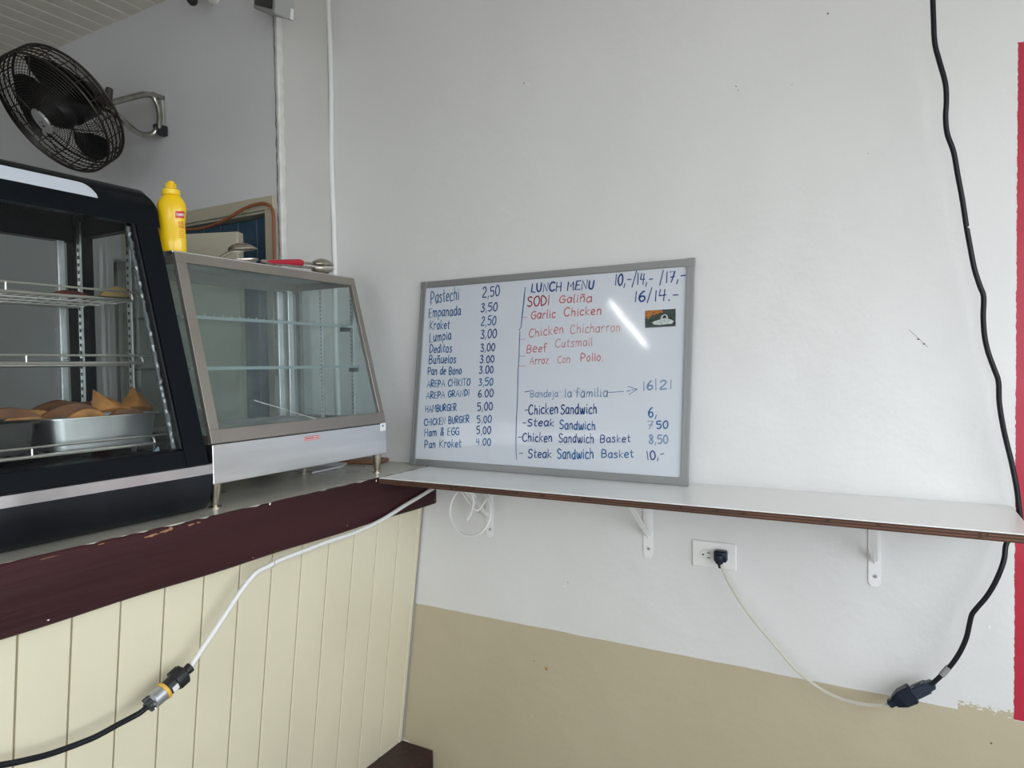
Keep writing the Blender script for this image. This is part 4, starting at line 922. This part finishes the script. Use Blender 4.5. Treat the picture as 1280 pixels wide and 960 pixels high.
def oblock(bm, t0, t1, h0, h1, d0, d1, bev=.002):
    side = Vector((0, -1, 0)); up = ax.cross(side)
    A = [bm.verts.new(A_+ax*ln*t0+up*s*h0+side*q*d0) for s, q in ((-1, -1), (1, -1), (1, 1), (-1, 1))]; D = [bm.verts.new(A_+ax*ln*t1+up*s*h1+side*q*d1) for s, q in ((-1, -1), (1, -1), (1, 1), (-1, 1))]
    fs = [bm.faces.new(A), bm.faces.new(D[::-1])]
    for i in range(4): fs.append(bm.faces.new((A[i], D[i], D[(i+1) % 4], A[(i+1) % 4])))
    if bev: bmesh.ops.bevel(bm, geom=list({e for f in fs for e in f.edges}), offset=bev, segments=2, affect='EDGES')
bm = B(); oblock(bm, 0, .14, .0085, .008, .008, .008); oblock(bm, .12, .30, .011, .0185, .009, .013); oblock(bm, .28, .56, .0185, .020, .013, .013); mk('connector', bm, M_CORDN, xc, smooth=True)
pts = [(1165, -25), (1166, 0), (1167, 28), (1168.5, 54), (1174, 76), (1181.5, 103), (1183, 125), (1182, 146), (1184, 167), (1192, 190), (1197, 218), (1203, 250), (1208, 283), (1212.5, 308), (1218, 336), (1225, 358), (1229.5, 371), (1229, 396), (1230.5, 419), (1235, 440), (1243, 462), (1248, 477), (1249, 502), (1253, 529), (1258, 552), (1263.5, 574), (1268, 595), (1271.5, 615), (1273.5, 633), (1275, 650), (1270, 664), (1261, 674), (1257, 683), (1255.5, 697), (1251, 712), (1243, 730), (1233, 746), (1221, 760), (1215, 768), (1212, 779), (1208, 797), (1200, 815), (1190, 830), (1178, 843), (1164, 856)]
n = len(pts); W3 = []
for i, (x, y) in enumerate(pts):
    yy = -.13+.085*min(1, i/24) if i < 29 else -.045-.025*min(1, (i-29)/5)
    W3.append(U(x, y, 'y', yy))
hc = thing('extension_cord', 'thick black rubber cord hanging down the white wall past the shelf end', 'cord', tuple(W3[29]))
bm = B(); tube(bm, spline(W3, 4), .0052, 10); mk('rubber_cable', bm, M_CORDB, hc, smooth=True)
bm = B(); oblock(bm, .56, .90, .0135, .0125, .012, .012); oblock(bm, .88, 1.02, .0105, .009, .010, .009); oblock(bm, .66, .80, .0145, .0145, .005, .005, .001); mk('plug', bm, mat('navy plug', (.018, .028, .050), .3), hc, smooth=True)
t0, t1 = U(1176, 846, 'y', -.07), U(1184, 837, 'y', -.07)
bm = B(); tube(bm, [U(1177, 844, 'y', -.0695), U(1186, 834, 'y', -.0695)], .0066, 10); mk('tape_wrap', bm, mat('grey tape', (.28, .28, .28), .5), hc, smooth=True)
q = U(1211, 284, 'y', W3[12].y-.004); bm = B(); lathe(bm, [(0, -.003), (.003, 0), (0, .003)], 8, Matrix.Translation((q.x, q.y-.003, q.z))); mk('paint_fleck', bm, M_PW, hc)

# white cable along the counter front with twist-lock coupling and black lead
wc = thing('counter_cable', 'thick white cable running along the maroon apron to a black and steel coupling', 'cord', tuple(U(237, 836, 'x', -.012)))
pts = [U(560, 603, 'x', .009)] + [U(x, y, 'x', xx) for x, y, xx in ((541, 610.5, .0085), (524, 621, .008), (507, 631, .008), (477, 650, .008), (444, 665.5, .008), (410, 677, .008), (376, 690, .008), (350, 700, .008), (335, 708, .006), (320, 716, .003), (303, 736, -.002), (287, 760, -.006), (270, 786, -.010), (253, 811, -.012), (241, 829, -.013), (236, 836, -.013))]
pts[0] = Vector((.009, pts[1].y+.03, pts[1].z+.004))
bm = B(); tube(bm, spline(pts, 5), .0062, 10); mk('white_cable', bm, M_CORDW, wc, smooth=True)
q = U(340, 704, 'x', .006); bm = B()
tube(bm, [q+Vector((.0045*1.6*math.cos(a), .002*math.cos(a), .0095*math.sin(a))) for a in [2*PI*k/14 for k in range(14)]], .0016, 6, closed=True); tube(bm, [q+Vector((0, 0, -.008)), q+Vector((.004, -.006, -.014))], .0014, 5)
mk('cable_tie', bm, M_CORDG, wc)
P0 = U(183, 884, 'x', -.014); P1 = U(238, 834, 'x', -.013); ax = (P1-P0).normalized(); ln = (P1-P0).length
Mc = frame_to(P0, ax)
bm = B(); lathe(bm, [(0, .43*ln), (.0165, .43*ln), (.0170, .45*ln), (.0170, .60*ln), (.0205, .62*ln), (.0215, .68*ln), (.0205, .83*ln), (.014, .87*ln), (.0095, .88*ln), (.0105, .93*ln), (.011, 1.0*ln), (0, 1.0*ln)], 24, Mc); pl = mk('coupling_plug', bm, M_BLK2, wc, smooth=True)
bm = B()
for k in range(8): a = 2*PI*k/8; box(bm, .0195, -.0022, .63*ln, .0222, .0022, .82*ln, .0006, 1, Mc @ Matrix.Rotation(a, 4, 'Z'))
mk('grip_rib', bm, M_BLK2, pl)
q = Mc @ Matrix.Rotation(0, 4, 'Z'); cdir = (CAM-P0).normalized(); lx = Mc.inverted().to_3x3() @ cdir; aa = math.atan2(lx.y, lx.x)+.75
bm = B(); box(bm, .0155, -.006, .47*ln, .0182, .006, .60*ln, .0005, 1, Mc @ Matrix.Rotation(aa, 4, 'Z')); mk('coupling_label', bm, M_WHITEP, pl)
bl = thing('black_lead', 'black rubber lead hanging in front of the cream planks from the steel coupling', 'cord', tuple(P0))
bm = B(); lathe(bm, [(0, .12*ln), (.013, .12*ln), (.0165, .15*ln), (.0172, .34*ln), (.0172, .36*ln), (0, .36*ln)], 24, Mc); cn = mk('coupling_socket', bm, mat('dull steel shell', (.42, .44, .46), .4, metal=.7), bl, smooth=True)
bm = B(); lathe(bm, [(0, .355*ln), (.0185, .36*ln), (.0192, .37*ln), (.0192, .42*ln), (.018, .43*ln), (0, .432*ln)], 24, Mc); mk('yellow_ring', bm, mat('yellow ring', (.72, .42, .06), .5), cn, smooth=True)
bm = B(); lathe(bm, [(0, 0), (.0085, 0), (.0115, .03*ln), (.0125, .13*ln), (0, .13*ln)], 16, Mc)
for a in (0.5, 2.1, 3.6, 5.2): box(bm, .009, -.004, .02*ln, .015, .004, .13*ln, .001, 1, Mc @ Matrix.Rotation(a, 4, 'Z'))
mk('cord_clamp', bm, mat('dark grey clamp', (.035, .038, .042), .45), cn)
for a in (aa+.7, aa-.3, aa+2.5):
    bm = B(); q = Mc @ Matrix.Rotation(a, 4, 'Z') @ Vector((.0145, 0, .09*ln)); lathe(bm, [(0, -.002), (.0022, -.002), (.0022, .002), (0, .002)], 8, frame_to(q, q-P0-ax*.09*ln)); mk('screw', bm, M_STEEL, cn)
pts = [P0+ax*.004, P0-ax*.012] + [U(x, y, 'x', xx) for x, y, xx in ((166, 896, -.018), (147, 906, -.02), (128, 916.5, -.022), (110, 925, -.024), (67, 941, -.03), (33, 950, -.032), (0, 956.5, -.034), (-45, 962, -.036), (-110, 962, -.04))]
bm = B(); tube(bm, spline(pts, 5), .0056, 10); mk('black_cable', bm, M_CORDB, bl, smooth=True)

# ------------------------------------------------------------------ wall fan
FC = U(76, 139, 'y', -.56); FA = Vector((.0478, -.7481, -.6619)).normalized()
Mf = frame_to(FC, FA, Vector((1, 0, 0))); RF = .196
fan = thing('wall_fan', 'large dark wire wall fan on a chrome bracket under the plank ceiling', 'fan', tuple(FC))
def ringt(bm, R, z, r, n=56, k=4): tube(bm, [Mf @ Vector((R*math.cos(2*PI*i/n), R*math.sin(2*PI*i/n), z)) for i in range(n)], r, k, closed=True)
def dome(R, s=1): t = R/RF; return s*(.034+.048*(1-t**2.6))
bm = B()
for k in range(20): R = .045+(RF-.045)*k/19; ringt(bm, R, dome(R), .0012)
g1 = mk('front_grille', bm, M_FAN, fan)
bm = B()
for k in range(8):
    a = 2*PI*k/8+.3; tube(bm, [Mf @ Vector((R*math.cos(a), R*math.sin(a), dome(R)-.002)) for R in [.03+(RF-.03)*i/10 for i in range(11)]], .0019, 5)
mk('grille_spoke', bm, M_FAN, g1)
bm = B()
for k in range(17): R = .075+(RF-.075)*k/16; ringt(bm, R, dome(R, -1)*.7-.012, .0012)
for k in range(10):
    a = 2*PI*k/10; tube(bm, [Mf @ Vector((R*math.cos(a), R*math.sin(a), dome(R, -1)*.7-.013)) for R in [.06+(RF-.06)*i/8 for i in range(9)]], .0019, 5)
mk('rear_grille', bm, mat('rusty fan wire', (.040, .028, .02), .45, metal=.3), fan)
bm = B(); ringt(bm, RF+.001, .034, .0042, 64, 8); ringt(bm, RF+.001, -.036, .0042, 64, 8)
for z in (.017, 0, -.018): ringt(bm, RF+.003, z, .0026, 64, 6)
for k in range(20):
    a = 2*PI*k/20; tube(bm, [Mf @ Vector(((RF+.002)*math.cos(a), (RF+.002)*math.sin(a), z)) for z in (.034, -.036)], .0022, 5)
mk('rim_band', bm, mat('brown rim', (.035, .028, .022), .4, metal=.4), fan, smooth=True)
bm = B(); lathe(bm, [(0, .074), (.040, .074), (.043, .078), (.040, .083), (0, .085)], 28, Mf, .62, 1); hb = mk('hub_badge', bm, M_BADGE, fan, smooth=True)
bm = B()
Mh = Mf @ Matrix.Translation((0, 0, .0856))
ribbon(bm, [(-.010, -.002), (-.004, .004), (.003, -.003), (.010, .003)], .0014, lambda X, Y: Mh @ Vector((X, Y, 0))); lathe(bm, [(0, 0), (.004, 0), (.004, .001), (0, .001)], 10, Mh @ Matrix.Translation((.0, -.012, 0))); mk('badge_print', bm, M_BLK2, hb)
for k in range(3):
    bm = B(); a0 = 2*PI*k/3+.4; rows_ = []
    for i in range(9):
        R = .05+.13*i/8; row = []
        for j in range(7):
            s = (j/6-.5); wa = (.42+.30*math.sin(PI*i/8*.8))*2; a = a0+s*wa+.35*i/8; row.append(bm.verts.new(Mf @ Vector((R*math.cos(a), R*math.sin(a), .038*s*1.5*(1.1-.5*i/8)-.002))))
        rows_.append(row)
    for p_, q_ in zip(rows_, rows_[1:]):
        for j in range(6): bm.faces.new((p_[j], p_[j+1], q_[j+1], q_[j]))
    bmesh.ops.solidify(bm, geom=list(bm.faces), thickness=.002); mk('blade', bm, M_FANB, fan, smooth=True)
bm = B(); lathe(bm, [(0, .03), (.045, .03), (.055, .015), (.055, -.005), (.03, -.006), (.062, -.03), (.065, -.11), (.05, -.135), (0, -.14)], 28, Mf); mk('motor', bm, M_FANB, fan, smooth=True)
# bracket: flattened loop of chrome tube from the motor yoke to the wall plate
J = U(132, 131, 'y', -.47)
loop = [J, U(145, 127, 'y', -.43), U(165, 121.5, 'y', -.37), U(182, 118, 'y', -.32), U(191, 121, 'y', -.29), U(197, 131, 'y', -.275), U(199.5, 146, 'y', -.27), U(197.5, 160, 'y', -.275), U(190, 167.5, 'y', -.29), U(179, 168.5, 'y', -.32), U(168, 163, 'y', -.36), U(155, 152, 'y', -.42), U(143, 141, 'y', -.46), U(131, 133, 'y', -.49)]
bm = B(); tube(bm, spline(loop, 5), .0105, 12); mk('bracket_tube', bm, M_CHROME2, fan, smooth=True)
bm = B(); bk = FC-FA*.06
tube(bm, [bk+(J-bk)*.0, bk.lerp(J, .5)+Vector((0, .0, .01)), J], [.02, .016, .014], 10); tube(bm, [J-FA*.02+Vector((0, 0, .045)), J-FA*.005, J+Vector((0, 0, -.02))], [.012, .016, .011], 8); mk('yoke', bm, mat('dark steel yoke', (.10, .095, .085), .35, metal=.8), fan, smooth=True)
wp0 = U(204, 141, 'y', YF); bm = B()
box(bm, wp0.x-.016, YF-.012, wp0.z-.075, wp0.x+.010, YF-.001, wp0.z+.065, .002); mk('wall_plate', bm, mat('pale wall plate', (.45, .45, .43), .4), fan)
q = U(201, 163, 'y', -.262); bm = B(); box(bm, q.x-.013, -.285, q.z-.018, q.x+.013, YF-.002, q.z+.018, .003, 2); mk('rubber_foot', bm, M_BLK2, fan)
q = U(190, 119, 'y', -.285); bm = B(); box(bm, q.x-.012, -.29, q.z-.006, q.x+.012, YF-.002, q.z+.010, .003, 2); mk('mount_block', bm, M_CHROME2, fan)

# ------------------------------------------------------------------ speaker at the outer corner, black fixture
S1, S2, S3 = U(316.5, 10, 'y', -.325), U(343, 17, 'y', -.40), U(367, 27, 'y', -.315)
sp = thing('wall_speaker', 'grey loudspeaker with dark grille at the top of the outer wall corner', 'speaker', tuple(S2))
e1 = S1-S2; e3 = S3-S2; up = e1.cross(e3).normalized(); up = up if up.z > 0 else -up; up = (up+Vector((0, 0, 1))*2).normalized()*.17
def spb(bm, a0, a1, b0, b1, c0, c1, bev=.003):
    v = [bm.verts.new(S2+e1*a+e3*b+up*c) for a, b, c in ((a0, b0, c0), (a1, b0, c0), (a1, b1, c0), (a0, b1, c0), (a0, b0, c1), (a1, b0, c1), (a1, b1, c1), (a0, b1, c1))]
    fs = [bm.faces.new([v[i] for i in q]) for q in ((0, 1, 2, 3), (4, 5, 6, 7), (0, 1, 5, 4), (1, 2, 6, 5), (2, 3, 7, 6), (3, 0, 4, 7))]
    if bev: bmesh.ops.bevel(bm, geom=list({e for f in fs for e in f.edges}), offset=bev, segments=2, affect='EDGES')
bm = B(); spb(bm, 0, 1, 0, 1, 0, 1); mk('cabinet', bm, M_SPKW, sp)
bm = B(); spb(bm, .10, .92, -.03, .01, .06, .94, .002); mk('grille', bm, mat('dark grille', (.006, .008, .014), .35, bump=.5, bscale=300), sp)
bm = B(); spb(bm, -.012, .0, .80, .96, .02, .2, .0); mk('pale_sticker', bm, M_WHITEP, sp)
bm = B(); mid = S2+e1*.5+e3*.5+up*.5; tube(bm, [mid, Vector((XI-.01, YF-.012, mid.z))], .012, 8); mk('mount_arm', bm, M_ALU, sp)
q = U(242, 3, 'y', -.33); q2 = U(232, -14, 'y', -.33)
fx = thing('ceiling_fixture', 'small black round-ended fixture at the top photo edge between fan and speaker', 'fixture', tuple(q))
bm = B(); axq = (q2-q).normalized(); lathe(bm, [(0, -.006), (.010, -.004), (.0155, .003), (.017, .014), (.020, .07), (0, .07)], 20, frame_to(q, axq)); mk('fixture_body', bm, M_BLK2, fx, smooth=True)
bm = B(); tt = q+axq*.06; tube(bm, [tt, Vector((tt.x+.03, YF-.003, tt.z+.01))], .010, 8); lathe(bm, [(0, 0), (.028, 0), (.026, .01), (0, .012)], 16, frame_to((tt.x+.03, YF-.001, tt.z+.01), (0, -1, 0))); mk('fixture_mount', bm, M_WHITEP, fx, smooth=True)

# ------------------------------------------------------------------ lift so the floor is at zero
for o in list(C.objects):
    if o.parent is None and o.type in ('MESH', 'EMPTY'): o.location.z += LIFT
    elif o.type == 'LIGHT': o.location.z += LIFT
    if '_o' in o: del o['_o']
